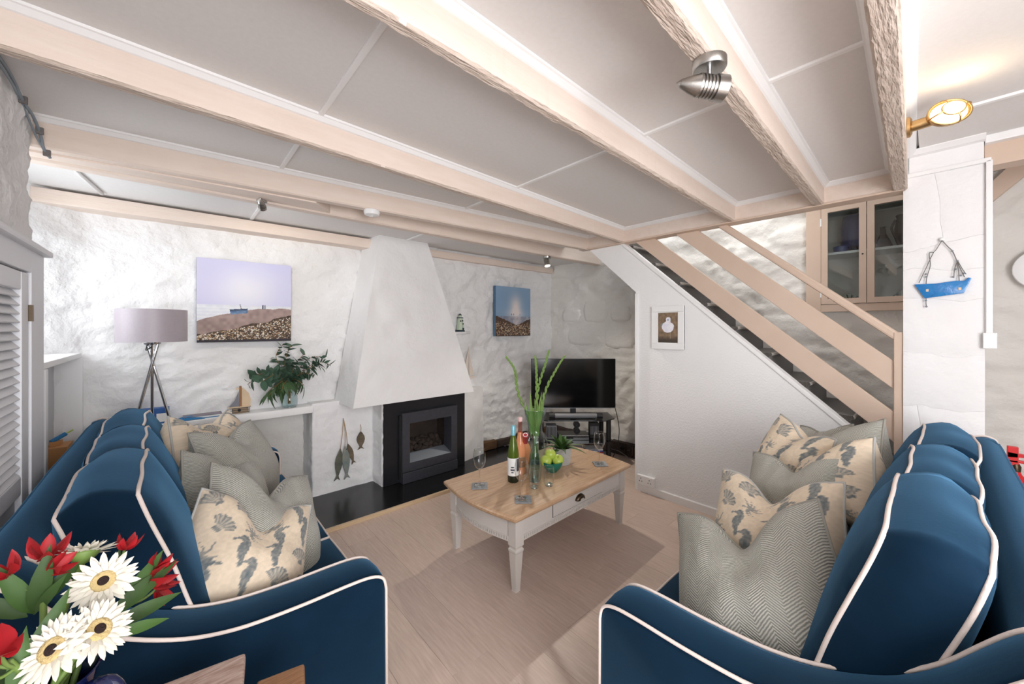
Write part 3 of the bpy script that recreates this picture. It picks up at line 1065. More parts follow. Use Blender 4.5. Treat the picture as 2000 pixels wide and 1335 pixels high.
def set_colors(me, srgb):
    a = np.clip(np.asarray(srgb, dtype=np.float64), 0, 1)
    l_ = np.where(a <= 0.04045, a / 12.92, ((a + 0.055) / 1.055) ** 2.4)
    at = me.color_attributes.new('print', 'FLOAT_COLOR', 'POINT')
    full_ = np.ones((len(l_), 4), dtype=np.float32)
    full_[:, :3] = l_
    at.data.foreach_set('color', full_.ravel())


def vnoise(H_, W_, sc, seed):
    rs = np.random.RandomState(seed)
    g = rs.rand(int(sc) + 3, int(sc) + 3)
    y = np.linspace(0, sc, H_)[:, None]
    x = np.linspace(0, sc, W_)[None, :]
    yi, xi_ = y.astype(int), x.astype(int)
    fy, fx = y - yi, x - xi_
    fy, fx = fy * fy * (3 - 2 * fy), fx * fx * (3 - 2 * fx)
    return (g[yi, xi_] * (1 - fx) + g[yi, xi_ + 1] * fx) * (1 - fy) + (g[yi + 1, xi_] * (1 - fx) + g[yi + 1, xi_ + 1] * fx) * fy


def mixc(a, b, t):
    return a * (1 - t[..., None]) + b * t[..., None]


def c3(*c):
    return np.array(c, dtype=np.float64) / 255.0


def beach_boat(N=190):
    y, x = np.mgrid[0:N, 0:N] / (N - 1.0)
    img = np.zeros((N, N, 3))
    n1 = vnoise(N, N, 5, 1)
    d = np.exp(-(((x - 0.5) / 0.34) ** 2 + ((y - 0.62) / 0.26) ** 2))
    img[:] = mixc(c3(200, 200, 232), c3(228, 228, 236), np.clip(d + 0.2 * (n1 - 0.5), 0, 1))
    img = mixc(img, img * 0 + c3(200, 195, 222), np.clip((0.35 - x) * 1.6, 0, 0.6))
    sea = y < 0.455
    img[sea] = mixc(c3(226, 228, 232), c3(206, 210, 224), np.clip(vnoise(N, N, 30, 4) * 0.6 + 0.2 * np.sin(y * 160), 0, 1))[sea]
    shore = 0.255 + 0.155 * np.clip(x / 0.62, 0, 1) ** 0.8 + 0.01 * x + 0.012 * (vnoise(N, N, 14, 8) - 0.5)
    sand = y < shore
    sc_ = mixc(c3(172, 150, 142), c3(140, 120, 118), vnoise(N, N, 26, 9))
    img[sand] = sc_[sand]
    dark = y < 0.10 + 0.235 * x ** 1.2 + 0.03 * (vnoise(N, N, 20, 3) - 0.5)
    peb = np.random.RandomState(2).rand(N, N)
    pc = mixc(c3(58, 46, 40), c3(96, 78, 62), vnoise(N, N, 40, 5))
    img[dark] = pc[dark]
    rs = np.random.RandomState(6)
    for _ in range(900):
        a = rs.rand()
        bmax = 0.09 + 0.23 * a ** 1.2
        c = 0.03 + rs.rand() * (bmax - 0.03)
        r_ = rs.uniform(0.003, 0.0085)
        m_ = ((x - a) ** 2 + ((y - c) * 1.3) ** 2) < r_ * r_
        img[m_] = [c3(214, 200, 176), c3(190, 160, 124), c3(236, 232, 224), c3(150, 120, 96)][rs.randint(4)]
    img[y < 0.03] = c3(52, 48, 56)
    # boat
    hull = (y < 0.405 + 0.16 * (x - 0.40) ** 1 * 0.5) & (y > 0.335 + 0.12 * (x - 0.33)) & (x > 0.315 + 0.22 * (0.405 - y)) & (x < 0.505)
    img[hull] = mixc(c3(70, 96, 132), c3(120, 146, 176), vnoise(N, N, 40, 11))[hull]
    img[hull & (y > 0.385 + 0.08 * (x - 0.4))] = c3(60, 74, 100)
    mast = (abs(x - 0.435 + (y - 0.42) * 0.25) < 0.004) & (y > 0.40) & (y < 0.465)
    img[mast] = c3(90, 86, 100)
    for fx_ in (0.672, 0.694):
        pr = (abs(x - fx_) < 0.0058) & (y > 0.408) & (y < 0.462)
        img[pr] = c3(60, 66, 92)
    return img


def beach_blue(N=120):
    y, x = np.mgrid[0:N, 0:N] / (N - 1.0)
    base = mixc(c3(136, 166, 196), c3(104, 134, 166), np.clip(1 - y + 0.4 * (vnoise(N, N, 6, 21) - 0.5), 0, 1) * 0.4)
    g = np.exp(-(((x - 0.56) / 0.16) ** 2 + ((y - 0.60) / 0.22) ** 2)) + 0.5 * np.exp(-(((x - 0.56) / 0.3) ** 2 + ((y - 0.45) / 0.09) ** 2))
    img = mixc(base, base * 0 + c3(226, 216, 214), np.clip(g, 0, 1))
    s = y < 0.40
    img[s] = mixc(c3(120, 130, 148), c3(200, 190, 192), np.clip(vnoise(N, N, 26, 22) * 0.6 + 0.6 * np.exp(-((x - 0.58) / 0.12) ** 2), 0, 1))[s]
    d = y < 0.22 + 0.13 * np.abs(x - 0.58) / 0.5 * 1.3 + 0.02 * (vnoise(N, N, 18, 25) - 0.5)
    img[d] = mixc(c3(92, 70, 56), c3(70, 56, 50), vnoise(N, N, 30, 23))[d]
    rs = np.random.RandomState(9)
    for _ in range(620):
        a = rs.rand()
        c = 0.02 + rs.rand() * (0.20 + 0.16 * abs(a - 0.58))
        m_ = ((x - a) ** 2 + (y - c) ** 2) < rs.uniform(0.004, 0.009) ** 2
        img[m_] = [c3(206, 178, 140), c3(178, 138, 100), c3(226, 216, 198), c3(120, 92, 72)][rs.randint(4)]
    for fx_ in (0.44, 0.50, 0.68):
        img[(abs(x - fx_) < 0.006) & (y > 0.425) & (y < 0.46)] = c3(110, 100, 110)
    return img


pt = thing('seascape_canvas', (0.42, 3.63, 1.34), 'square canvas of a beached blue boat and two walkers under a lilac sky', 'painting', 'seascape canvases on the picture wall')
B().box((0.128, 3.598, 1.342), (0.735, 3.632, 1.968)).build('stretcher', 'canvas_edge', pt)
color_grid('picture', (0.128, 3.5965, 1.342), (0.607, 0, 0), (0, 0, 0.626), beach_boat(), pt)
pt2 = thing('seascape_canvas', (3.12, 3.5, 1.34), 'square canvas of a misty blue sea over brown shingle near the television', 'painting', 'seascape canvases on the picture wall')
B().box((2.825, 3.448, 1.352), (3.395, 3.488, 1.948)).build('stretcher', 'canvas_edge_blue', pt2)
color_grid('picture', (2.825, 3.4465, 1.352), (0.570, 0, 0), (0, 0, 0.596), beach_blue(), pt2)


def gull(Wn=64, Hn=98):
    y, x = np.mgrid[0:Hn, 0:Wn].astype(float)
    y /= (Hn - 1)
    x /= (Wn - 1)
    n1 = vnoise(Hn, Wn, 12, 31)
    img = mixc(c3(150, 124, 100), c3(108, 92, 74), np.clip(n1 + 0.3 * np.sin(x * 40) * 0.3, 0, 1))
    img = mixc(img, img * 0 + c3(70, 60, 52), np.clip((0.24 - y) * 6, 0, 1))
    body = (((x - 0.50) / 0.31) ** 2 + ((y - 0.52) / 0.185) ** 2) < 1 + 0.25 * (n1 - 0.5)
    head = (((x - 0.53) / 0.12) ** 2 + ((y - 0.77) / 0.085) ** 2) < 1
    neck = (abs(x - 0.53) < 0.11) & (y > 0.6) & (y < 0.76)
    wing = (((x - 0.22) / 0.09) ** 2 + ((y - 0.57) / 0.09) ** 2) < 1
    img[wing] = c3(120, 138, 136)
    img[body | head | neck] = mixc(c3(226, 224, 236), c3(240, 240, 246), n1)[body | head | neck]
    img[(abs(x - 0.52) < 0.05) & (abs(y - 0.76) < 0.02)] = c3(150, 164, 180)
    img[(abs(x - 0.64) < 0.012) & (y > 0.14) & (y < 0.34)] = c3(150, 138, 120)
    return img


gf = thing('gull_picture', (3.1, 1.5, 1.268), 'small white framed picture of a plump white seagull on the stair wall', 'picture')
g_y0, g_y1, g_z0, g_z1 = 1.638, 1.362, 1.270, 1.634
B().box((3.095, g_y1, g_z0), (3.108, g_y0, g_z1)).build('back_board', 'paper', gf)
for (ya, yb, za, zb) in ((g_y1, g_y0, g_z0, g_z0 + 0.048), (g_y1, g_y0, g_z1 - 0.048, g_z1), (g_y1, g_y1 + 0.048, g_z0 + 0.0485, g_z1 - 0.0485), (g_y0 - 0.048, g_y0, g_z0 + 0.0485, g_z1 - 0.0485)):
    B().box((3.082, ya, za), (3.108, yb, zb)).build('frame_bar', 'white_paint', gf, bevel=0.003)
color_grid('picture', (3.094, g_y0 - 0.054, g_z0 + 0.056), (0, -(g_y0 - g_y1 - 0.108), 0), (0, 0, 0.252), gull(), gf)

so = thing('double_socket', (3.1, 1.69, 0.06), 'white double wall socket above the skirting of the stair wall', 'socket')
B().box((3.075, 1.612, 0.068), (3.11, 1.776, 0.152)).build('plate', 'white_plastic', so, bevel=0.004)
for yc in (1.655, 1.735):
    for dy, dz in ((0, 0.018), (-0.011, -0.006), (0.011, -0.006)):
        B().box((3.0735, yc + dy - 0.003, 0.108 + dz - 0.004), (3.076, yc + dy + 0.003, 0.108 + dz + 0.004)).build('pin_hole', 'matt_black', so)
    B().box((3.071, yc - 0.012, 0.132), (3.076, yc + 0.002, 0.146)).build('switch', 'white_plastic', so, bevel=0.001)

# ---- lighthouse and faint sailing boat right of the hood
lg = thing('stone_ledge', (2.36, 3.47, 1.38), 'tiny white plaster ledge under the lighthouse ornament', 'ledge')
B().prism([(2.18, 3.52, 1.385), (2.18, 3.42, 1.385), (2.38, 3.41, 1.387), (2.48, 3.47, 1.387), (2.50, 3.52, 1.387)], (0, 0, 0.022)).build('slab', 'plaster', lg, bevel=0.006, smooth=True)
lh = thing('lighthouse_ornament', (2.34, 3.46, 1.409), 'small pale green wooden lighthouse ornament on a ledge right of the hood', 'ornament')
c = (2.335, 3.462, 1.409)
B().lathe([(0, 0), (0.052, 0), (0.052, 0.012), (0.044, 0.02), (0, 0.02)], c, 8).build('base', 'teal_dark', lh)
B().lathe([(0, 0.02), (0.042, 0.02), (0.028, 0.145), (0, 0.145)], c, 8).build('tower', 'light_green', lh)
B().lathe([(0, 0.145), (0.036, 0.145), (0.036, 0.155), (0, 0.155)], c, 8).build('gallery', 'teal_dark', lh)
B().lathe([(0, 0.155), (0.018, 0.155), (0.018, 0.178), (0, 0.178)], c, 8).build('lantern', 'light_green', lh)
B().lathe([(0, 0.205), (0.004, 0.195), (0.024, 0.178), (0, 0.178)], c, 8).build('cap', 'teal_dark', lh)
for dx, dz in ((-0.012, 0.115), (0.012, 0.118), (0.018, 0.085)):
    B().box((c[0] + dx - 0.004, c[1] - 0.036, c[2] + dz - 0.008), (c[0] + dx + 0.004, c[1] - 0.026, c[2] + dz + 0.008)).build('window', 'matt_black', lh)
B().box((c[0] + 0.004, c[1] - 0.046, c[2] + 0.02), (c[0] + 0.022, c[1] - 0.034, c[2] + 0.042)).build('door', 'teal_dark', lh)
sb = thing('sailboat_ornament', (2.48, 3.5, 0.88), 'pale driftwood sailing boat with pinkish sails hung right of the hood', 'ornament')
B().prism([(2.465, 3.485, 1.20), (2.455, 3.485, 0.93), (2.39, 3.485, 0.94)], (0, 0.006, 0)).build('sail', 'faint_wood', sb)
B().prism([(2.475, 3.485, 1.16), (2.478, 3.485, 0.92), (2.54, 3.485, 0.92)], (0, 0.006, 0)).build('sail', 'faint_wood', sb)
B().tube([(2.47, 3.487, 0.89), (2.47, 3.487, 1.24)], 0.003, 6).build('mast', 'faint_wood', sb)
B().prism([(2.38, 3.475, 0.915), (2.56, 3.475, 0.905), (2.53, 3.475, 0.88), (2.41, 3.475, 0.885)], (0, 0.02, 0)).build('hull', 'faint_wood', sb)

# ---- hanging wooden fish


def fish_mesh(ln, wd, m_):
    """carved fish hanging nose up, local z down from the mouth at 0"""
    b = B()
    prof = [(0.0, 0.0), (0.10, 0.35), (0.28, 0.86), (0.45, 1.0), (0.62, 0.8), (0.76, 0.45), (0.84, 0.26), (0.90, 0.42), (1.0, 0.85)]
    L_ = [(-wd / 2 * h_, -ln * t) for t, h_ in prof]
    R_ = [(wd / 2 * h_, -ln * t) for t, h_ in prof]
    notch = [(0.0, -ln * 0.93)]
    pts = L_ + notch + R_[::-1][:-1]
    b.prism([(x_, 0, z_) for x_, z_ in pts], (0, 0.012, 0))
    return b.mesh('fish', m_, bevel=0.003, seg=2)


fg = 'carved wooden fish hung on the pier'
for (x, zt, ln, wd, m_, rot, lab, yy) in ((1.090, 0.40, 0.28, 0.062, 'fish_dark', 6, 'dark grey-green hanging wooden fish, leftmost of the three on one string', 3.462),
                                          (1.125, 0.42, 0.30, 0.066, 'fish_blue', -3, 'blue and cream hanging wooden fish, middle of the three on one string', 3.448),
                                          (1.150, 0.43, 0.20, 0.050, 'fish_brown', -16, 'brown hanging wooden fish, rightmost of the three on one string', 3.462),
                                          (1.268, 0.515, 0.165, 0.072, 'fish_brown', 0, 'brown flat fish hanging alone beside the black fire surround', 3.468)):
    t_ = thing('wooden_fish', (x, yy, zt - ln), lab, 'fish ornament', fg)
    M = Matrix.Translation((x, yy, zt)) @ Matrix.Rotation(R(rot), 4, 'Y')
    inst('body', fish_mesh(ln, wd, m_), t_, M)
    e = M @ Vector((0.006, -0.001, -ln * 0.12))
    B().lathe([(0, 0), (0.004, 0), (0, 0.002)], (0, 0, 0), 8, Matrix.Translation(e) @ Matrix.Rotation(R(90), 4, 'X')).build('eye', 'matt_black', t_)
    top = (1.118, 3.478, 0.655) if x < 1.2 else (1.266, 3.478, 0.575)
    B().tube([(x, yy + 0.005, zt - 0.012), ((x + top[0]) / 2 + 0.002, yy + 0.004, (zt + top[2]) / 2), top], 0.0025, 6).build('string', 'string', t_)

# ================================================================== FLOOR LAMP
lamp = thing('tripod_lamp', (-0.1, 3.36, 0.0), 'tripod floor lamp with crossed chrome legs and a grey-mauve drum shade', 'lamp')
c = (-0.098, 3.33, 0)
B().lathe([(0.168, 1.362), (0.170, 1.362), (0.170, 1.566), (0.168, 1.566), (0.1665, 1.56), (0.1665, 1.366), (0.168, 1.362)], c, 64).build('shade', 'lampshade', lamp, smooth='auto')
B().lathe([(0.1665, 1.40), (0.03, 1.40), (0.03, 1.404), (0.1665, 1.404)], c, 48).build('diffuser', 'white_plastic', lamp)
for a0, a1, oy in ((-8, 172, -0.011), (188, 6, 0.011), (268, 92, 0.0)):
    p0 = Vector((c[0] + 0.030 * math.cos(R(a0)), c[1] + 0.030 * math.sin(R(a0)) + oy, 1.37))
    p1 = Vector((c[0] + 0.26 * math.cos(R(a1)), c[1] + 0.26 * math.sin(R(a1)) + oy, 0.025))
    B().tube([p0, p1], 0.0088, 12).build('leg', 'chrome', lamp, smooth='auto')
B().lathe([(0, 1.345), (0.042, 1.345), (0.045, 1.35), (0.045, 1.364), (0, 1.364)], c, 24).build('hub', 'chrome', lamp, smooth='auto')
B().tube(catmull([(c[0] - 0.02, c[1] - 0.02, 1.35), (c[0] - 0.03, c[1] - 0.03, 1.31), (c[0] - 0.005, c[1] - 0.03, 1.33), (c[0], c[1], 1.348)], 4), 0.003, 6).build('cord', 'matt_black', lamp, smooth=True)

# ================================================================== ON THE SHELF
ZS = 0.796
bx = thing('blue_box', (-0.075, 3.58, ZS), 'blue card box with white window standing at the lamp end of the shelf', 'box')
B().box((-0.20, 3.53, ZS), (-0.02, 3.60, ZS + 0.105)).build('carton', 'blue_box', bx, bevel=0.002)
B().box((-0.085, 3.5285, ZS + 0.012), (-0.03, 3.531, ZS + 0.07)).build('window', 'paper', bx)
bgq = B()
bgq.grid(lambda u, v: (0.00 + 0.17 * u, 3.51 + 0.10 * v, ZS + 0.002 + 0.022 * math.sin(math.pi * u) * math.sin(math.pi * v) + 0.006 * abs(noise.noise(Vector((u * 6, v * 6, 0))))), 14, 10)
tag(bgq.build('plastic_bag', 'blue_bag', smooth=True), 'flat bright blue plastic bag lying on the shelf', 'bag')
mg = thing('magazine', (0.16, 3.55, ZS), 'grey printed magazine lying on the shelf beside the blue bag', 'magazine')
B().box((0.055, 3.535, ZS + 0.006), (0.27, 3.635, ZS + 0.018), Matrix.Identity(4)).build('pages', 'paper', mg)
B().box((0.052, 3.532, ZS + 0.018), (0.272, 3.637, ZS + 0.021)).build('cover', 'magazine', mg)
B().box((0.052, 3.532, ZS + 0.001), (0.272, 3.637, ZS + 0.006)).build('back_cover', 'blue_bag', mg)

shp = thing('model_boat', (0.385, 3.55, ZS), 'small model sailing boat with cream and grey sails on the shelf', 'ornament')
sx, sy = 0.385, 3.555
for t in range(3):
    z_ = ZS + 0.012 + 0.016 * t
    B().tube([(sx - 0.055 - 0.008 * t, sy - 0.018, z_), (sx + 0.055 + 0.004 * t, sy - 0.018, z_)], 0.0016, 5).build('wire', 'wire', shp)
for dx in (-0.05, 0.05):
    B().tube([(sx + dx, sy - 0.018, ZS + 0.001), (sx + dx * 1.1, sy - 0.018, ZS + 0.046)], 0.0016, 5).build('wire', 'wire', shp)
B().lathe([(0, 0), (0.011, 0), (0.011, 0.004), (0, 0.004)], (0, 0, 0), 10, Matrix.Translation((sx - 0.01, sy - 0.02, ZS + 0.028)) @ Matrix.Rotation(R(90), 4, 'X')).build('disc', 'ink_black', shp)
B().box((sx - 0.05, sy - 0.012, ZS + 0.001), (sx + 0.05, sy + 0.014, ZS + 0.04)).build('hull', 'driftwood', shp, bevel=0.006)
B().box((sx - 0.075, sy - 0.016, ZS + 0.046), (sx + 0.065, sy + 0.016, ZS + 0.052)).build('deck', 'sail_cream', shp, bevel=0.002)
B().box((sx - 0.008, sy - 0.007, ZS + 0.05), (sx + 0.006, sy + 0.007, ZS + 0.208)).build('mast', 'wood_mid', shp, bevel=0.002)
pts = [(sx + 0.008, sy, ZS + 0.053), (sx + 0.062, sy, ZS + 0.053), (sx + 0.066, sy, ZS + 0.10), (sx + 0.052, sy, ZS + 0.15), (sx + 0.02, sy, ZS + 0.19), (sx + 0.008, sy, ZS + 0.195)]
B().prism(pts, (0, 0.004, 0)).build('sail', 'sail_cream', shp)
pts = [(sx - 0.010, sy, ZS + 0.055), (sx - 0.072, sy, ZS + 0.055), (sx - 0.035, sy, ZS + 0.10), (sx - 0.012, sy, ZS + 0.17)]
B().prism(pts, (0, 0.004, 0)).build('sail', 'sail_grey', shp)
B().prism([(sx - 0.028, sy, ZS + 0.18), (sx - 0.008, sy, ZS + 0.183), (sx - 0.008, sy, ZS + 0.198), (sx - 0.026, sy, ZS + 0.196)], (0, 0.003, 0)).build('pennant', 'sail_cream', shp)

# eucalyptus in a glass bottle vase
vx, vy = 0.715, 3.555
gv = thing('bottle_vase', (vx, vy, ZS), 'clear round glass bottle vase holding eucalyptus on the shelf', 'vase')
B().lathe([(0.0, 0.004), (0.05, 0.004), (0.058, 0.02), (0.060, 0.06), (0.056, 0.095), (0.036, 0.125), (0.020, 0.145), (0.017, 0.175), (0.021, 0.19)], (vx, vy, ZS), 28).build('body', 'glass_vase', gv, smooth=True)
B().lathe([(0.0, 0.001), (0.05, 0.001), (0.054, 0.006), (0.0, 0.008)], (vx, vy, ZS), 28).build('base', 'glass_rim', gv, smooth=True)
eu = thing('eucalyptus_bunch', (vx, vy, ZS + 0.02), 'spreading bunch of grey-green eucalyptus branches in the shelf vase', 'foliage')


def leaf_mesh(name, ln, wd, m_, fold=0.15, curve=0.15, n=5, tip=1.0):
    """leaf along +y from 0, face up +z"""
    b = B()
    vs = []
    for i in range(n + 1):
        t = i / n
        w_ = wd / 2 * (math.sin(math.pi * min(1, t ** 0.8 * 0.98 + 0.02))) ** tip
        z_ = -curve * ln * t * t
        vs += [(-w_, ln * t, z_ + fold * w_), (0, ln * t, z_), (w_, ln * t, z_ + fold * w_)]
    fs = []
    for i in range(n):
        for k in (0, 1):
            fs.append((i * 3 + k, i * 3 + k + 1, (i + 1) * 3 + k + 1, (i + 1) * 3 + k))
    b.add(vs, fs)
    return b.mesh(name, m_, smooth=True)


lf_round = leaf_mesh('leaf', 0.082, 0.052, 'leaf_euc', n=5, tip=0.7)
lf_mid = leaf_mesh('leaf', 0.072, 0.030, 'leaf_euc', n=5)
lf_long = leaf_mesh('leaf', 0.115, 0.021, 'leaf_euc_long', n=5, curve=0.25)
rg = random.Random(21)
mouth = Vector((vx, vy, ZS + 0.18))


def branch(ctrl, kind, nleaf, spread=1.0, rad=0.0022):
    pth = catmull([Vector((vx + rg.uniform(-0.01, 0.01), vy + rg.uniform(-0.01, 0.01), ZS + 0.03)), mouth + Vector((rg.uniform(-0.006, 0.006), rg.uniform(-0.006, 0.006), 0))] + [mouth + Vector(c_) for c_ in ctrl], 5)
    B().tube(pth, rad, 5).build('stem', 'twig', eu, smooth=True)
    st = 7
    for k in range(nleaf):
        i = st + (len(pth) - st - 1) * (k + 0.5) / nleaf
        i0 = int(i)
        p = pth[i0].lerp(pth[min(i0 + 1, len(pth) - 1)], i - i0)
        t = (pth[min(i0 + 1, len(pth) - 1)] - pth[max(i0 - 1, 0)]).normalized()
        ang = rg.random() * 6.283
        side = (t.orthogonal().normalized())
        side = Matrix.Rotation(ang, 3, t) @ side
        d = (t * rg.uniform(0.2, 0.7) + side * spread).normalized()
        if kind == 'long':
            d = (d + Vector((0, 0, -1.4))).normalized()
        n_ = d.cross(t).cross(d)
        n_ = n_ + Vector((rg.uniform(-.4, .4), -0.5, rg.uniform(0, .6)))
        me = {'round': lf_round, 'mid': lf_mid, 'long': lf_long}[kind]
        yv = d
        xv = yv.cross(n_).normalized()
        zv = xv.cross(yv)
        M = Matrix((xv, yv, zv)).transposed().to_4x4()
        M = Matrix.Translation(p) @ M @ Matrix.Scale(rg.uniform(0.7, 1.15), 4)
        inst('leaf', me, eu, M)


for ctrl, kind, n_ in ((((-0.05, -0.02, 0.05), (-0.16, -0.05, 0.12), (-0.26, -0.06, 0.10)), 'round', 24),
                       (((-0.05, -0.03, 0.06), (-0.12, -0.06, 0.10), (-0.20, -0.08, 0.06)), 'round', 23),
                       (((-0.02, -0.02, 0.09), (-0.04, -0.04, 0.20), (0.0, -0.04, 0.33)), 'round', 24),
                       (((0.01, -0.02, 0.08), (0.03, -0.04, 0.17), (0.10, -0.05, 0.26)), 'round', 22),
                       (((0.03, -0.02, 0.06), (0.14, -0.05, 0.14), (0.22, -0.05, 0.16)), 'round', 22),
                       (((0.02, -0.03, 0.06), (0.10, -0.07, 0.10), (0.16, -0.08, 0.07)), 'round', 20),
                       (((0.05, 0.0, 0.08), (0.2, -0.03, 0.18), (0.31, -0.03, 0.15)), 'mid', 24),
                       (((0.04, -0.01, 0.10), (0.15, -0.03, 0.22), (0.27, -0.03, 0.22)), 'mid', 18),
                       (((-0.03, -0.01, 0.12), (-0.10, -0.02, 0.24), (-0.05, -0.02, 0.34)), 'mid', 16),
                       (((-0.06, -0.02, 0.04), (-0.2, -0.04, 0.10), (-0.29, -0.04, 0.04)), 'mid', 16),
                       (((-0.04, -0.04, 0.05), (-0.10, -0.07, 0.02), (-0.15, -0.08, -0.05)), 'long', 20),
                       (((-0.02, -0.05, 0.05), (-0.06, -0.09, 0.02), (-0.08, -0.10, -0.04)), 'long', 15),
                       (((-0.05, -0.03, 0.04), (-0.13, -0.05, 0.00), (-0.18, -0.05, -0.06)), 'long', 14),
                       (((0.02, -0.05, 0.05), (0.05, -0.07, 0.04), (0.09, -0.08, 0.0)), 'long', 12)):
    branch(ctrl, kind, n_)

# ================================================================== TELEVISION CORNER
TR_ = Vector((0.7455, -0.6665, 0))       # across the screen, to the right
TN = Vector((-0.6665, -0.7455, 0))       # out of the screen
tvc = Vector((3.268, 2.646, 0))


def tvp(a, d, z):
    """a: across, d: toward the room, z: height"""
    return tuple(tvc + TR_ * a + TN * d + Vector((0, 0, z)))


def tvbox(b, a0, a1, d0, d1, z0, z1):
    b.hexa([tvp(a0, d0, z0), tvp(a1, d0, z0), tvp(a1, d1, z0), tvp(a0, d1, z0), tvp(a0, d0, z1), tvp(a1, d0, z1), tvp(a1, d1, z1), tvp(a0, d1, z1)])
    return b


tv = thing('television', tvp(0, 0, 0.50), 'large black flat screen television on a black glass stand', 'television')
tvbox(B(), -0.462, 0.462, -0.035, 0.0, 0.575, 1.112).build('casing', 'matt_black', tv, bevel=0.004)
tvbox(B(), -0.457, 0.457, 0.0, 0.002, 0.582, 1.107).build('screen', 'tv_black', tv)
tvbox(B(), -0.462, 0.462, 0.0005, 0.003, 0.570, 0.575).build('trim_strip', 'fire_steel', tv)
tvbox(B(), -0.03, 0.03, -0.05, -0.01, 0.50, 0.60).build('neck', 'matt_black', tv, bevel=0.004)
tvbox(B(), -0.22, 0.22, -0.12, 0.10, 0.492, 0.504).build('foot', 'gloss_black', tv, bevel=0.004)

ts = thing('tv_stand', tvp(0, 0, 0), 'black three-tier glass television stand in the corner', 'tv stand')
for z_, w_ in ((0.478, 0.42), (0.245, 0.40), (0.05, 0.40)):
    b = B()
    b.prism([tvp(-w_, -0.18, z_), tvp(-w_, 0.12, z_), tvp(-w_ + 0.12, 0.22, z_), tvp(w_ - 0.12, 0.22, z_), tvp(w_, 0.12, z_), tvp(w_, -0.18, z_)], (0, 0, 0.010))
    b.build('glass_shelf', 'gloss_black', ts, bevel=0.003)
for a, d in ((-0.36, 0.10), (0.36, 0.10), (-0.34, -0.15), (0.34, -0.15)):
    B().tube([tvp(a, d, 0.0), tvp(a, d, 0.478)], 0.026, 16).build('post', 'matt_black', ts, smooth='auto')
sbr = thing('sound_bar', tvp(0, 0.17, 0.488), 'long grey sound bar with black ends below the television', 'speaker')
B().tube([tvp(-0.22, 0.15, 0.522), tvp(0.22, 0.15, 0.522)], 0.026, 16).build('grille', 'grey_device', sbr, smooth='auto')
for a in (-0.25, 0.25):
    B().tube([tvp(a - 0.03, 0.15, 0.522), tvp(a + 0.03, 0.15, 0.522)], 0.031, 16).build('end_cap', 'matt_black', sbr, smooth='auto')
st = thing('set_top_box', tvp(-0.02, 0.02, 0.255), 'black set top box on the middle shelf of the television stand', 'media player')
tvbox(B(), -0.17, 0.15, -0.08, 0.12, 0.256, 0.305).build('case', 'gloss_black', st, bevel=0.003)
tvbox(B(), -0.15, -0.02, 0.12, 0.122, 0.27, 0.292).build('display', 'matt_black', st)
ph_ = thing('desk_speaker', tvp(0.06, 0.1, 0.31), 'small black speaker with two stacked round drivers on the set top box', 'speaker')
for a, z_ in ((0.02, 0.35), (0.02, 0.415)):
    M = Matrix.Translation(tvp(a, 0.06, z_)) @ frame((0, 0, 0), TN)
    B().lathe([(0, 0), (0.034, 0), (0.034, 0.05), (0.024, 0.05), (0.018, 0.044), (0, 0.044)], (0, 0, 0), 20, M).build('driver', 'matt_black', ph_, smooth='auto')
pw = thing('router', tvp(0.2, 0.0, 0.255), 'black upright router at the right of the middle shelf', 'router')
tvbox(B(), 0.17, 0.27, -0.04, 0.06, 0.256, 0.42).build('case', 'matt_black', pw, bevel=0.006)
for k in range(6):
    tvbox(B(), 0.176 + 0.015 * k, 0.184 + 0.015 * k, 0.06, 0.0615, 0.30, 0.39).build('vent', 'grey_device', pw)
vt = thing('vented_box', tvp(-0.24, 0.0, 0.255), 'grey vented box at the left of the middle shelf', 'router')
tvbox(B(), -0.30, -0.19, -0.04, 0.08, 0.256, 0.40).build('case', 'grey_device', vt, bevel=0.004)
for k in range(7):
    tvbox(B(), -0.294 + 0.0145 * k, -0.288 + 0.0145 * k, 0.08, 0.082, 0.28, 0.385).build('slot', 'matt_black', vt)
rg = random.Random(4)
dm = ['dvd_blue', 'dvd_white', 'dvd_red', 'dvd_black', 'dvd_tan', 'dvd_blue', 'dvd_white']
dn = {'dvd_blue': 'blue', 'dvd_white': 'white', 'dvd_red': 'red', 'dvd_black': 'black', 'dvd_tan': 'tan'}
place = ['left', 'middle', 'right']
for s_ in range(3):
    a0 = -0.29 + 0.20 * s_
    nth = {}
    for k in range(7):
        mm = dm[(k * 3 + s_ * 2) % 7]
        nth[mm] = nth.get(mm, 0) + 1
        z0 = 0.0605 + 0.0152 * k
        j = rg.uniform(-0.006, 0.006)
        lab = f"{dn[mm]} disc case, {['lowest','second lowest','third from the bottom','fourth from the bottom','third from the top','second from the top','topmost'][k]} of the {place[s_]} stack under the television"
        t_ = thing('disc_case', tvp(a0 + 0.09, 0.08, z0), lab, 'disc case', 'disc cases on the bottom shelf of the television stand')
        tvbox(B(), a0 + j, a0 + 0.185 + j, 0.0, 0.135, z0, z0 + 0.0145).build('case', mm, t_, bevel=0.001, seg=1)
        tvbox(B(), a0 + 0.03 + j, a0 + 0.13 + j, 0.135, 0.1356, z0 + 0.004, z0 + 0.0105).build('spine_title', 'paper' if mm in ('dvd_blue', 'dvd_black', 'dvd_red') else 'ink', t_)
cb = thing('tv_cable', tvp(0.47, -0.03, 0.02), 'thin black cable looping down from the right of the television', 'cable')
B().tube(catmull([tvp(0.43, -0.045, 0.70), tvp(0.47, -0.03, 0.55), tvp(0.50, 0.0, 0.36), tvp(0.48, 0.02, 0.18), tvp(0.42, 0.05, 0.05), tvp(0.40, 0.07, 0.008)], 6), 0.0045, 6).build('lead', 'matt_black', cb, smooth=True)
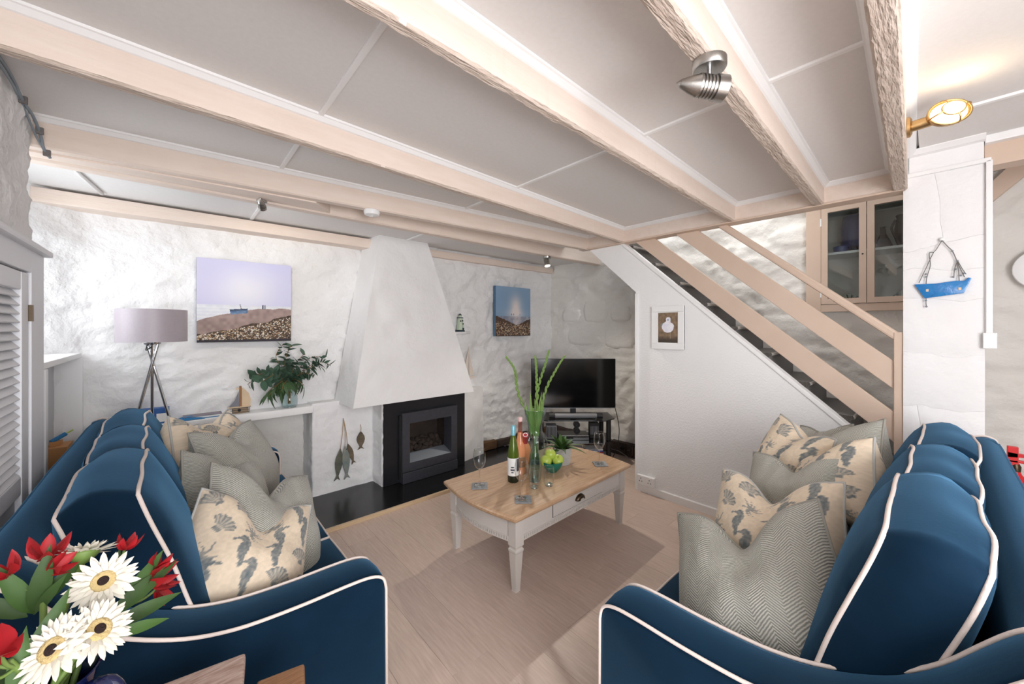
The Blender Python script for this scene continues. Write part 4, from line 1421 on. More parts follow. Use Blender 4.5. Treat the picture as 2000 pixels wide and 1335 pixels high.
B().tube(catmull([tvp(0.40, 0.0, 0.13), tvp(0.50, 0.0, 0.10), tvp(0.58, 0.03, 0.05), tvp(0.66, 0.06, 0.012)], 6), 0.004, 6).build('lead', 'cord_grey', cb, smooth=True)
for k, (yy, zz) in enumerate(((2.36, 0.10), (2.27, 0.08))):
    t_ = thing('plug', (3.76, yy, 0), f"{'black' if k == 0 else 'brown'} round plug by the skirting at the {'left' if k == 0 else 'right'} of the pair behind the stand", 'plug')
    B().lathe([(0, 0), (0.028, 0), (0.026, 0.022), (0.014, 0.036), (0, 0.036)], (0, 0, 0), 14, Matrix.Translation((3.79, yy, zz)) @ Matrix.Rotation(R(-90), 4, 'Y')).build('body', 'matt_black' if k == 0 else 'dark_foot', t_, smooth='auto')
    B().box((3.782, yy - 0.04, zz - 0.05), (3.796, yy + 0.04, zz + 0.05)).build('socket_plate', 'dark_stone', t_)

# ================================================================== WALL CABINET OVER THE STAIRS
CX_ = 3.82
cabn = thing('wall_cabinet', (3.95, 0.3, 1.58), 'peach painted wall cabinet with two glazed doors above the stairs', 'cabinet')
yl, yr, zb, zt = 0.70, 0.0, 1.575, 2.47
for nm, a, c in (('frame_stile', (CX_, 0.606, zb), (CX_ + 0.06, yl, zt)), ('frame_stile', (CX_, yr - 0.09, zb), (CX_ + 0.06, yr + 0.075, zt)),
                 ('frame_rail', (CX_, yr + 0.075, zb), (CX_ + 0.06, 0.606, zb + 0.058)), ('frame_rail', (CX_, yr + 0.075, 2.392), (CX_ + 0.06, 0.606, zt))):
    B().box(a, c).build(nm, 'peach_wood', cabn, bevel=0.003)
cas = B()
cas.add([(CX_ + 0.05, yr, zb), (4.18, yr, zb), (4.18, yl - 0.05, zb), (CX_ + 0.05, yl - 0.05, zb), (CX_ + 0.05, yr, zt), (4.18, yr, zt), (4.18, yl - 0.05, zt), (CX_ + 0.05, yl - 0.05, zt)],
        [(0, 1, 2, 3), (4, 7, 6, 5), (1, 5, 6, 2), (0, 4, 5, 1), (3, 2, 6, 7)])
cas.build('carcass', 'cab_inside', cabn, recalc=False)
B().box((CX_ + 0.07, yr, 2.028), (4.18, yl - 0.05, 2.046)).build('inner_shelf', 'white_paint', cabn)
for k, (ya, yb) in enumerate(((0.342, 0.604), (0.078, 0.338))):
    za, zc = 1.636, 2.390
    d_ = B()
    w_ = 0.040
    for (p, q, r_, s_) in ((ya, ya + w_, za, zc), (yb - w_, yb, za, zc), (ya + w_, yb - w_, za, za + w_), (ya + w_, yb - w_, zc - w_, zc)):
        d_.box((CX_ - 0.004, p, r_), (CX_ + 0.022, q, s_))
    do = d_.build('door', 'peach_wood', cabn)
    B().box((CX_ + 0.008, ya + w_, za + w_), (CX_ + 0.011, yb - w_, zc - w_)).build('pane', 'glass_cab', do)
    if k == 0:
        B().lathe([(0, 0), (0.006, 0), (0.006, 0.002), (0, 0.002)], (0, 0, 0), 10, Matrix.Translation((CX_ - 0.004, ya + 0.02, 2.00)) @ Matrix.Rotation(R(-90), 4, 'Y')).build('keyhole', 'matt_black', do)
        for zz in (1.72, 2.28):
            B().box((CX_ - 0.008, yb - 0.003, zz - 0.03), (CX_ - 0.002, yb + 0.006, zz + 0.03)).build('hinge', 'paper', do)
ZC = 2.046


def lathe_thing(name, label, cat, prof, c, m_, part='body', n=24, group=None, sy=1.0):
    t_ = thing(name, c, label, cat, group)
    B().lathe(prof, c, n, sy=sy).build(part, m_, t_, smooth='auto')
    return t_


gcab = 'ornaments in the wall cabinet'
lathe_thing('tall_vase', 'tall hazy blue vase in the left half of the wall cabinet', 'vase', [(0, 0), (0.06, 0), (0.085, 0.06), (0.09, 0.2), (0.075, 0.29), (0.07, 0.3), (0.066, 0.29), (0, 0.28)], (4.06, 0.43, ZC), 'cobalt_matt', group=gcab)
lathe_thing('small_bowl', 'blue bowl with cream rim on the upper shelf of the wall cabinet', 'bowl', [(0, 0), (0.045, 0), (0.052, 0.045), (0.049, 0.048), (0.044, 0.042), (0, 0.01)], (3.95, 0.50, ZC), 'cobalt_matt', group=gcab)
lathe_thing('small_bowl', 'smaller dark blue bowl right of the cream-rimmed bowl in the cabinet', 'bowl', [(0, 0), (0.026, 0), (0.036, 0.035), (0.032, 0.037), (0, 0.008)], (3.94, 0.42, ZC), 'cobalt', group=gcab)
lathe_thing('carafe_vase', 'dark brown flask-shaped vase behind the right glass door', 'vase', [(0, 0), (0.052, 0), (0.054, 0.012), (0.024, 0.085), (0.017, 0.105), (0.017, 0.15), (0.020, 0.155), (0.014, 0.153), (0, 0.13)], (3.95, 0.262, ZC), 'dark_glaze', group=gcab)
jg = lathe_thing('tall_jug', 'tall dark glazed jug cut off by the pillar in the cabinet', 'jug', [(0, 0), (0.045, 0), (0.062, 0.06), (0.064, 0.13), (0.050, 0.20), (0.056, 0.225), (0.046, 0.215), (0, 0.2)], (3.96, 0.142, ZC), 'dark_glaze', group=gcab)
B().tube(catmull([(3.92, 0.195, ZC + 0.19), (3.91, 0.215, ZC + 0.13), (3.92, 0.195, ZC + 0.06)], 6), 0.007, 8).build('handle', 'dark_glaze', jg, smooth=True)
ZC2 = 1.634
sh = thing('shell_ornament', (3.95, 0.45, ZC2), 'fan-shaped green and cream shell ornament low in the cabinet', 'ornament', gcab)
pts = [(3.96, 0.45 + 0.075 * math.cos(a_), ZC2 + 0.008 + 0.075 * math.sin(a_)) for a_ in np.linspace(0, math.pi, 15)]
B().prism(pts, (0.014, 0, 0)).build('shell', 'shell_ceramic', sh, bevel=0.003)
for a_ in np.linspace(0.35, math.pi - 0.35, 6):
    B().tube([(3.958, 0.45, ZC2 + 0.012), (3.958, 0.45 + 0.07 * math.cos(a_), ZC2 + 0.01 + 0.07 * math.sin(a_))], 0.004, 6).build('rib', 'teal_dark', sh)
B().box((3.955, 0.42, ZC2), (3.985, 0.48, ZC2 + 0.01)).build('foot', 'shell_ceramic', sh)
lathe_thing('small_dish', 'little dark dish on the cabinet floor behind the right door', 'dish', [(0, 0), (0.03, 0), (0.045, 0.016), (0.04, 0.018), (0, 0.006)], (3.95, 0.262, ZC2), 'dark_glaze', group=gcab)
mg2 = lathe_thing('patterned_mug', 'patterned green and orange mug low beside the pillar in the cabinet', 'mug', [(0, 0), (0.03, 0), (0.042, 0.03), (0.04, 0.075), (0.034, 0.085), (0.03, 0.08), (0, 0.02)], (3.95, 0.152, ZC2), 'shell_ceramic', group=gcab)
B().tube(catmull([(3.92, 0.185, ZC2 + 0.065), (3.915, 0.205, ZC2 + 0.045), (3.92, 0.185, ZC2 + 0.02)], 5), 0.005, 6).build('handle', 'teal_dark', mg2, smooth=True)

# ================================================================== ON THE PILLAR
PX = 3.088
bo = thing('glass_boat', (PX, -0.03, 1.60), 'turquoise glass boat hanging from knotted strings on the pillar', 'ornament')
hull = [(0.080, 1.692), (0.040, 1.612), (-0.098, 1.632), (-0.124, 1.708), (-0.112, 1.712), (-0.10, 1.696), (-0.07, 1.699), (0.0, 1.690)]
B().prism([(PX - 0.014, y_, z_) for y_, z_ in hull], (0.012, 0, 0)).build('hull', 'boat_glass', bo, bevel=0.003, smooth=True)
B().lathe([(0, 0), (0.011, 0), (0.010, 0.008), (0, 0.012)], (0, 0, 0), 12, Matrix.Translation((PX, -0.022, 1.926)) @ Matrix.Rotation(R(-90), 4, 'Y')).build('hook', 'white_plastic', bo, smooth=True)
rg = random.Random(2)


def cord(pts, r_=0.0018, m_='cord_grey'):
    B().tube(catmull([(PX - 0.008, y_, z_) for y_, z_ in pts], 5), r_, 5).build('string', m_, bo, smooth=True)


cord([(-0.022, 1.92), (-0.002, 1.875), (0.010, 1.855), (0.035, 1.78), (0.062, 1.70)])
cord([(-0.022, 1.92), (-0.045, 1.88), (-0.06, 1.855), (-0.075, 1.80), (-0.10, 1.715)])
cord([(0.008, 1.86), (0.020, 1.862), (0.024, 1.85), (0.020, 1.79), (0.034, 1.715), (0.036, 1.61)])
cord([(-0.056, 1.862), (-0.07, 1.82), (-0.078, 1.77), (-0.082, 1.70), (-0.084, 1.67)])
cord([(-0.076, 1.80), (-0.066, 1.76), (-0.064, 1.715)])
cord([(-0.078, 1.80), (-0.092, 1.76), (-0.105, 1.73)])
cord([(0.035, 1.61), (0.036, 1.585), (0.034, 1.565)])
for y_, z_ in ((0.034, 1.73), (0.036, 1.745), (-0.058, 1.858), (-0.076, 1.803), (0.036, 1.60), (0.034, 1.567), (-0.07, 1.76), (-0.062, 1.72), (-0.098, 1.735), (-0.088, 1.725)):
    B().lathe([(0, -0.005), (0.004, -0.003), (0.005, 0), (0.004, 0.003), (0, 0.005)], (PX - 0.010, y_, z_), 8).build('knot', 'cable_grey', bo, smooth=True)
for y_ in (0.030, -0.085):
    B().box((PX - 0.017, y_ - 0.004, 1.648), (PX - 0.013, y_ + 0.006, 1.662)).build('bead', 'sail_cream', bo, bevel=0.001)

fe = thing('fire_extinguisher', (3.22, -0.27, 0.45), 'red fire extinguisher on the pillar side behind the right sofa', 'extinguisher')
c = (3.20, -0.272, 0)
B().lathe([(0, 0.30), (0.045, 0.30), (0.05, 0.32), (0.05, 0.64), (0.046, 0.675), (0.02, 0.705), (0.015, 0.72), (0, 0.72)], c, 24).build('cylinder', 'red_paint', fe, smooth='auto')
B().lathe([(0.0505, 0.56), (0.0515, 0.56), (0.0515, 0.62), (0.0505, 0.62)], c, 24).build('label_band', 'blue_label', fe)
B().lathe([(0, 0.72), (0.016, 0.72), (0.018, 0.745), (0.012, 0.76), (0, 0.76)], c, 14).build('valve', 'bronze', fe, smooth='auto')
B().box((c[0] - 0.012, c[1] - 0.05, 0.765), (c[0] + 0.012, c[1] + 0.03, 0.778)).build('handle', 'red_paint', fe, bevel=0.003)
B().hexa([(c[0] - 0.012, c[1] - 0.06, 0.80), (c[0] + 0.012, c[1] - 0.06, 0.80), (c[0] + 0.012, c[1] + 0.025, 0.79), (c[0] - 0.012, c[1] + 0.025, 0.79), (c[0] - 0.012, c[1] - 0.06, 0.808), (c[0] + 0.012, c[1] - 0.06, 0.808), (c[0] + 0.012, c[1] + 0.025, 0.815), (c[0] - 0.012, c[1] + 0.025, 0.815)]).build('lever', 'red_paint', fe)
B().box((c[0] - 0.012, c[1] - 0.008, 0.75), (c[0] + 0.012, c[1] + 0.028, 0.845)).build('head', 'red_paint', fe, bevel=0.003)
B().box((c[0] - 0.02, c[1] + 0.045, 0.40), (c[0] + 0.02, c[1] + 0.100, 0.66)).build('bracket', 'matt_black', fe)
wp = thing('wall_dish', (3.85, -0.45, 1.65), 'white round plate on the far wall at the right edge', 'plate')
B().lathe([(0, 0), (0.09, 0), (0.125, 0.018), (0.122, 0.024), (0.085, 0.008), (0, 0.008)], (0, 0, 0), 32, Matrix.Translation((3.84, -0.435, 1.80)) @ Matrix.Rotation(R(-90), 4, 'Y')).build('dish', 'white_plastic', wp, smooth='auto')
B().tube([(3.87, -0.435, 1.92), (3.835, -0.435, 1.92)], 0.006, 8).build('hook', 'steel', wp)

# ================================================================== LIGHT FITTINGS


def spot_fitting(loc, drop, aim, scale, label, lit=0.0):
    """round ceiling rose, short arm, bullet-shaped head pointing along aim"""
    L_ = Vector(loc)
    t_ = thing('spotlight', loc, label, 'spotlight', 'ceiling spotlights')
    s = scale
    B().lathe([(0, 0), (0.047 * s, 0), (0.047 * s, -0.022 * s), (0.044 * s, -0.026 * s), (0, -0.026 * s)], L_, 32).build('rose', 'steel', t_, smooth='auto')
    j = L_ + Vector((0, 0, -drop * s))
    B().tube([L_ + Vector((0, 0, -0.024 * s)), j], 0.006 * s, 10).build('arm', 'chrome', t_, smooth='auto')
    aim = Vector(aim).normalized()
    M = frame(j + Vector((0, 0, -0.018 * s)) - aim * 0.045 * s, aim)
    prof = [(0, -0.055), (0.012, -0.040), (0.024, -0.012), (0.031, 0.010)]
    z_ = 0.010
    for k in range(5):
        prof += [(0.033, z_), (0.033, z_ + 0.005), (0.028, z_ + 0.006), (0.028, z_ + 0.009)]
        z_ += 0.010
    prof += [(0.036, z_), (0.037, z_ + 0.03), (0.034, z_ + 0.03), (0.032, z_ + 0.016)]
    B().lathe([(a * s, c_ * s) for a, c_ in prof], (0, 0, 0), 28, M).build('head', 'steel', t_, smooth='auto')
    B().lathe([(0, (z_ + 0.016) * s), (0.032 * s, (z_ + 0.016) * s)], (0, 0, 0), 24, M).build('lens', 'spot_glow' if lit else 'white_plastic', t_)
    if lit:
        l_ = bpy.data.lights.new('spot_lamp', 'SPOT')
        l_.energy = lit
        l_.spot_size = R(125)
        l_.spot_blend = 1.0
        l_.shadow_soft_size = 0.02
        l_.color = (1.0, 0.93, 0.82)
        lo_ = bpy.data.objects.new('bulb', l_)
        COL.objects.link(lo_)
        p = M @ Vector((0, 0, (z_ + 0.05) * s))
        lo_.parent = t_
        lo_.location = p - worigin(t_)
        lo_.rotation_euler = aim.to_track_quat('-Z', 'Y').to_euler()
    return t_


spot_fitting((1.165, 0.440, 2.226), 0.058, (0.74, -0.66, -0.12), 0.98, 'large brushed steel bullet spotlight on the near beam', 0)
spot_fitting((0.40, 2.72, 2.221), 0.030, (0.30, 0.80, -0.55), 0.6, 'small spotlight under the boxed beam above the left sofa', 9)
spot_fitting((2.96, 2.755, 2.209), 0.055, (-0.12, -0.36, -1.0), 0.9, 'small spotlight under the beam in front of the television corner', 58)

sm = thing('smoke_alarm', (0.98, 2.475, 2.23), 'round white smoke alarm under a ceiling beam', 'smoke alarm')
B().lathe([(0, 0), (0.048, 0), (0.052, -0.012), (0.046, -0.03), (0.02, -0.036), (0, -0.036)], (0.985, 2.50, 2.23), 32).build('housing', 'white_plastic', sm, smooth='auto')
B().lathe([(0, -0.036), (0.008, -0.036), (0.007, -0.039), (0, -0.039)], (0.985, 2.50, 2.23), 12).build('button', 'white_plastic', sm)

bk = thing('bulkhead_lamp', (2.35, 0.02, 2.28), 'brass ship bulkhead lamp with caged glowing glass on the end beam', 'lamp')
bx0, by0, bz0 = 2.36, 0.083, 2.312
Mx = Matrix.Translation((bx0, by0, bz0)) @ Matrix.Rotation(R(90), 4, 'X')
B().lathe([(0, 0), (0.042, 0), (0.042, 0.010), (0.030, 0.016), (0, 0.016)], (0, 0, 0), 24, Mx).build('wall_rose', 'brass', bk, smooth='auto')
B().tube(catmull([(bx0, by0 - 0.012, bz0), (bx0, by0 - 0.05, bz0 + 0.002), (bx0 - 0.004, by0 - 0.085, bz0 + 0.004)], 5), [0.022] * 11, 16).build('arm', 'brass', bk, smooth='auto')
lc = Vector((bx0 - 0.01, by0 - 0.118, bz0 + 0.012))
ln_ = Vector((-0.82, -0.35, 0.10)).normalized()
Ml = frame(lc, ln_)
B().lathe([(0, -0.035), (0.045, -0.035), (0.062, -0.015), (0.066, 0.0), (0.060, 0.006)], (0, 0, 0), 28, Ml, sy=0.8).build('body', 'brass', bk, smooth='auto')
B().lathe([(0, 0.030), (0.03, 0.026), (0.050, 0.012), (0.056, 0.0)], (0, 0, 0), 28, Ml, sy=0.8).build('lens', 'lens_glow', bk, smooth=True)
for rr, zz in ((0.064, 0.006), (0.034, 0.034)):
    B().tube([Ml @ Vector((rr * math.cos(a_), 0.8 * rr * math.sin(a_), zz)) for a_ in np.linspace(0, 2 * math.pi, 28, endpoint=False)], 0.0035, 6, closed=True).build('cage_ring', 'brass', bk, smooth=True)
for a_ in (0.4, 1.97, 3.54, 5.11):
    B().tube([Ml @ Vector((r_ * math.cos(a_), 0.8 * r_ * math.sin(a_), z_)) for r_, z_ in ((0.066, 0.0), (0.062, 0.016), (0.05, 0.028), (0.034, 0.035))], 0.003, 6).build('cage_bar', 'brass', bk, smooth=True)
pl = bpy.data.lights.new('bulkhead_bulb', 'POINT')
pl.energy = 0.45
pl.color = (1.0, 0.76, 0.48)
pl.shadow_soft_size = 0.03
plo = bpy.data.objects.new('bulb', pl)
COL.objects.link(plo)
plo.parent = bk
plo.location = lc + ln_ * 0.055 - worigin(bk)

# armoured cable along the top of the left wall
cbl = thing('wall_cable', (-0.42, 2.3, 2.1), 'grey cable run clipped along the top of the left wall', 'cable')
B().tube(catmull([(-0.428, 1.9, 2.33), (-0.428, 2.15, 2.345), (-0.424, 2.30, 2.31), (-0.42, 2.42, 2.30), (-0.418, 2.52, 2.265), (-0.415, 2.55, 2.22), (-0.40, 2.575, 2.19)], 6), 0.0055, 8).build('lead', 'cable_grey', cbl, smooth=True)
B().tube(catmull([(-0.43, 1.9, 2.315), (-0.43, 2.2, 2.325), (-0.43, 2.42, 2.28), (-0.425, 2.535, 2.24), (-0.405, 2.57, 2.20)], 6), 0.004, 8).build('lead', 'cable_grey', cbl, smooth=True)
for p in ((-0.424, 2.30, 2.312), (-0.418, 2.50, 2.275), (-0.408, 2.56, 2.205)):
    B().box((p[0] - 0.01, p[1] - 0.006, p[2] - 0.014), (p[0] + 0.012, p[1] + 0.006, p[2] + 0.014)).build('clip', 'cord_grey', cbl, bevel=0.002)

# ================================================================== SOFAS
PROF = [(0.0, 0.56), (0.008, 0.595), (0.03, 0.615), (0.07, 0.626), (0.14, 0.630), (0.24, 0.631), (0.34, 0.636), (0.42, 0.645), (0.50, 0.666), (0.57, 0.698),
        (0.64, 0.742), (0.70, 0.80), (0.745, 0.86), (0.78, 0.905), (0.81, 0.93), (0.85, 0.938)]
SW = 1.88


def sofa(mp, base, label):
    """mp(w, s, z) -> world; w along the width from the near arm, s from the front edge to the back"""
    t_ = thing('sofa', base, label, 'sofa', 'blue velvet sofas')
    prof = [(a, c_) for a, c_ in catmull([(s_, z_, 0) for s_, z_ in PROF], 3) for a, c_ in [(a, c_)]] if False else [(v.x, v.y) for v in catmull([(s_, z_, 0) for s_, z_ in PROF], 3)]

    def arm(w0, w1):
        b = B()
        ring = [(0.0, 0.10)] + prof + [(0.872, 0.934), (0.888, 0.905), (0.895, 0.10)]
        cs, cz = 0.45, 0.45

        def inset(k):
            out = []
            n = len(ring)
            for i, (s_, z_) in enumerate(ring):
                p0, p1 = Vector(ring[i - 1]), Vector(ring[(i + 1) % n])
                d = (p1 - p0).normalized()
                nn = Vector((d.y, -d.x))     # points inwards for this winding
                out.append((s_ + nn.x * k, z_ + nn.y * k))
            return out
        sl = [(w0, 0.022), (w0 + 0.006, 0.008), (w0 + 0.022, 0.0), ((w0 + w1) / 2, -0.004), (w1 - 0.022, 0.0), (w1 - 0.006, 0.008), (w1, 0.022)]
        n = len(ring)
        vs = []
        for w_, k in sl:
            vs += [mp(w_, s_, z_) for s_, z_ in inset(k)]
        fs = []
        for j in range(len(sl) - 1):
            for i in range(n):
                i2 = (i + 1) % n
                fs.append((j * n + i, j * n + i2, (j + 1) * n + i2, (j + 1) * n + i))
        fs += [tuple(range(n)), tuple(range((len(sl) - 1) * n, len(sl) * n))]
        b.add(vs, fs)
        o = b.build('arm', 'velvet', t_, smooth=True)
        shade_auto(o, 50)
        for w_, k in ((w0 + 0.003, 0.004), (w1 - 0.003, 0.004)):
            rr = inset(k)
            B().tube([mp(w_, s_, z_) for s_, z_ in rr[:-2]], 0.0048, 8).build('piping', 'piping', o, smooth=True)
        return o
    arm(0.0, 0.15)
    arm(SW - 0.15, SW)
    # back
    b = B()
    ring = [(0.83, 0.10), (0.80, 0.40), (0.79, 0.80), (0.795, 0.895), (0.808, 0.928), (0.835, 0.942), (0.86, 0.940), (0.882, 0.922), (0.892, 0.88), (0.898, 0.5), (0.90, 0.10)]
    rr = [(v.x, v.y) for v in catmull([(a, c_, 0) for a, c_ in ring], 3)]
    n = len(rr)
    ws = [0.02, 0.15, 0.5, 0.94, 1.38, SW - 0.15, SW - 0.02]
    vs = []
    for w_ in ws:
        vs += [mp(w_, s_, z_ + 0.006 * math.sin(w_ * 9) * (1 if z_ > 0.85 else 0)) for s_, z_ in rr]
    fs = [(j * n + i, j * n + i + 1, (j + 1) * n + i + 1, (j + 1) * n + i) for j in range(len(ws) - 1) for i in range(n - 1)]
    fs += [tuple(range(n)), tuple(range((len(ws) - 1) * n, len(ws) * n))]
    b.add(vs, fs)
    o = b.build('back', 'velvet', t_, smooth=True)
    shade_auto(o, 55)
    B().tube([mp(SW - 0.016, s_, z_) for s_, z_ in rr[6:22]], 0.0048, 8).build('piping', 'piping', o, smooth=True)
    # base
    b = B()
    b.hexa([mp(0.14, 0.02, 0.08), mp(SW - 0.14, 0.02, 0.08), mp(SW - 0.14, 0.87, 0.08), mp(0.14, 0.87, 0.08), mp(0.14, 0.02, 0.29), mp(SW - 0.14, 0.02, 0.29), mp(SW - 0.14, 0.87, 0.29), mp(0.14, 0.87, 0.29)])
    b.build('base', 'velvet', t_, bevel=0.015, smooth=True)
    for w_ in (0.08, SW - 0.08):
        for s_ in (0.07, 0.82):
            B().tube([mp(w_, s_, 0.0), mp(w_, s_, 0.11)], [0.022, 0.030], 10).build('foot', 'dark_foot', t_)
    # seat cushions
    wn = (SW - 0.30) / 3
    for k in range(3):
        w0, w1 = 0.152 + k * wn, 0.148 + (k + 1) * wn
        s0, s1, z0, z1 = -0.012, 0.62, 0.30, 0.452

        def fn(u, v, side):
            a, c_ = 2 * u - 1, 2 * v - 1
            ex = max(0, 1 - abs(a) ** 3.0) ** 0.5 * max(0, 1 - abs(c_) ** 3.0) ** 0.5
            w_ = (w0 + w1) / 2 + (w1 - w0) / 2 * a * (1 - 0.010 * c_ * c_)
            s_ = (s0 + s1) / 2 + (s1 - s0) / 2 * c_ * (1 - 0.012 * a * a)
            return mp(w_, s_, (z1 + 0.028 * ex) if side else (z0 - 0.005 * ex))
        b = B()
        N = 14
        b.grid(lambda u, v: fn(u, v, 1), N, N)
        b.grid(lambda u, v: fn(u, v, 0), N, N)
        per = [(i / N, 0) for i in range(N)] + [(1, i / N) for i in range(N)] + [(1 - i / N, 1) for i in range(N)] + [(0, 1 - i / N) for i in range(N)]
        for i in range(len(per)):
            p, q = per[i], per[(i + 1) % len(per)]
            m0, m1 = Vector(fn(*p, 1)), Vector(fn(*q, 1))
            n0, n1 = Vector(fn(*p, 0)), Vector(fn(*q, 0))
            b.add([m0, m1, n1, n0], [(0, 1, 2, 3)])
        o = b.build('seat_cushion', 'velvet', t_, smooth=True)
        weld(o)
        shade_auto(o, 60)
        for sd in (1, 0):
            B().tube([fn(*p, sd) for p in per], 0.0045, 7, closed=True).build('piping', 'piping', o, smooth=True)
    # back cushions, leaning
    rg = random.Random(hash(label) % 1000)
    for k in range(3):
        w0, w1 = 0.156 + k * wn, 0.144 + (k + 1) * wn
        lean = R(19 + (k - 1) * 1.5)
        hgt, th = 0.56 + 0.012 * (k == 0), 0.155
        org_s, org_z = 0.445 + 0.006 * k, 0.468
        seed = k * 3.3 + base[0]

        def fn(u, v, d, w0=w0, w1=w1, lean=lean, seed=seed, hgt=hgt, th=th, org_s=org_s, org_z=org_z):
            """u across, v up, d in [0,1] depth: 0 front outline, 1 back outline; d<0 front face, d>1 back face"""
            a, c_ = 2 * u - 1, 2 * v - 1
            # rounded outline
            rx = a * (1 - 0.03 * abs(c_) ** 3)
            ry = c_ * (1 - 0.03 * abs(a) ** 3) + 0.02 * (1 - a * a) * (c_ > 0) * c_
            w_ = (w0 + w1) / 2 + (w1 - w0) / 2 * rx
            h_ = hgt / 2 * (1 + ry)
            if d < 0:
                ex = (max(0, 1 - abs(a) ** 2.6) * max(0, 1 - abs(c_) ** 2.6)) ** 0.55
                dd = -0.048 * ex
            elif d > 1:
                ex = (max(0, 1 - abs(a) ** 2.6) * max(0, 1 - abs(c_) ** 2.6)) ** 0.55
                dd = th + 0.05 * ex
            else:
                dd = th * d
                bul = 0.022 * math.sin(math.pi * d)
                w_ += bul * (1 if a > 0.999 else -1 if a < -0.999 else 0)
                h_ += bul * (1.3 if c_ > 0.999 else 0)
            wr = 0.008 * noise.noise(Vector((w_ * 5, h_ * 5, d + seed)))
            dd += wr
            h_ += wr * 1.2
            s_ = org_s + h_ * math.sin(lean) + dd * math.cos(lean)
            z_ = org_z + h_ * math.cos(lean) - dd * math.sin(lean) * 0.35
            return mp(w_, s_, z_)
        N = 18
        b = B()
        b.grid(lambda u, v: fn(u, v, -1), N, N)
        b.grid(lambda u, v: fn(u, v, 2), N, N)
        per = [(i / N, 0) for i in range(N)] + [(1, i / N) for i in range(N)] + [(1 - i / N, 1) for i in range(N)] + [(0, 1 - i / N) for i in range(N)]
        ND = 6
        for i in range(len(per)):
            p, q = per[i], per[(i + 1) % len(per)]
            for j in range(ND):
                d0, d1 = j / ND, (j + 1) / ND
                b.add([fn(*p, d0), fn(*q, d0), fn(*q, d1), fn(*p, d1)], [(0, 1, 2, 3)])
        o = b.build('back_cushion', 'velvet', t_, smooth=True)
        weld(o, 0.003)
        for d in (0, 1):
            B().tube([fn(*p, d) for p in per], 0.0052, 8, closed=True).build('piping', 'piping', o, smooth=True)
    return t_


def weld(o, dist=0.0015):
    bm = bmesh.new()
    bm.from_mesh(o.data)
    bmesh.ops.remove_doubles(bm, verts=bm.verts, dist=dist)
    bmesh.ops.recalc_face_normals(bm, faces=bm.faces)
    bm.to_mesh(o.data)
    bm.free()
    o.data.polygons.foreach_set('use_smooth', [True] * len(o.data.polygons))


LM = lambda w, s, z: (0.547 - s, 1.25 + w, z)
RM = lambda w, s, z: (0.974 + w, 0.692 - s, z)
sofa(LM, (0.07, 2.19, 0.0), 'blue velvet sofa with cream piping along the left wall')
sofa(RM, (1.9, 0.21, 0.0), 'blue velvet sofa with cream piping on the right, backing towards the pillar')

# ================================================================== SCATTER CUSHIONS


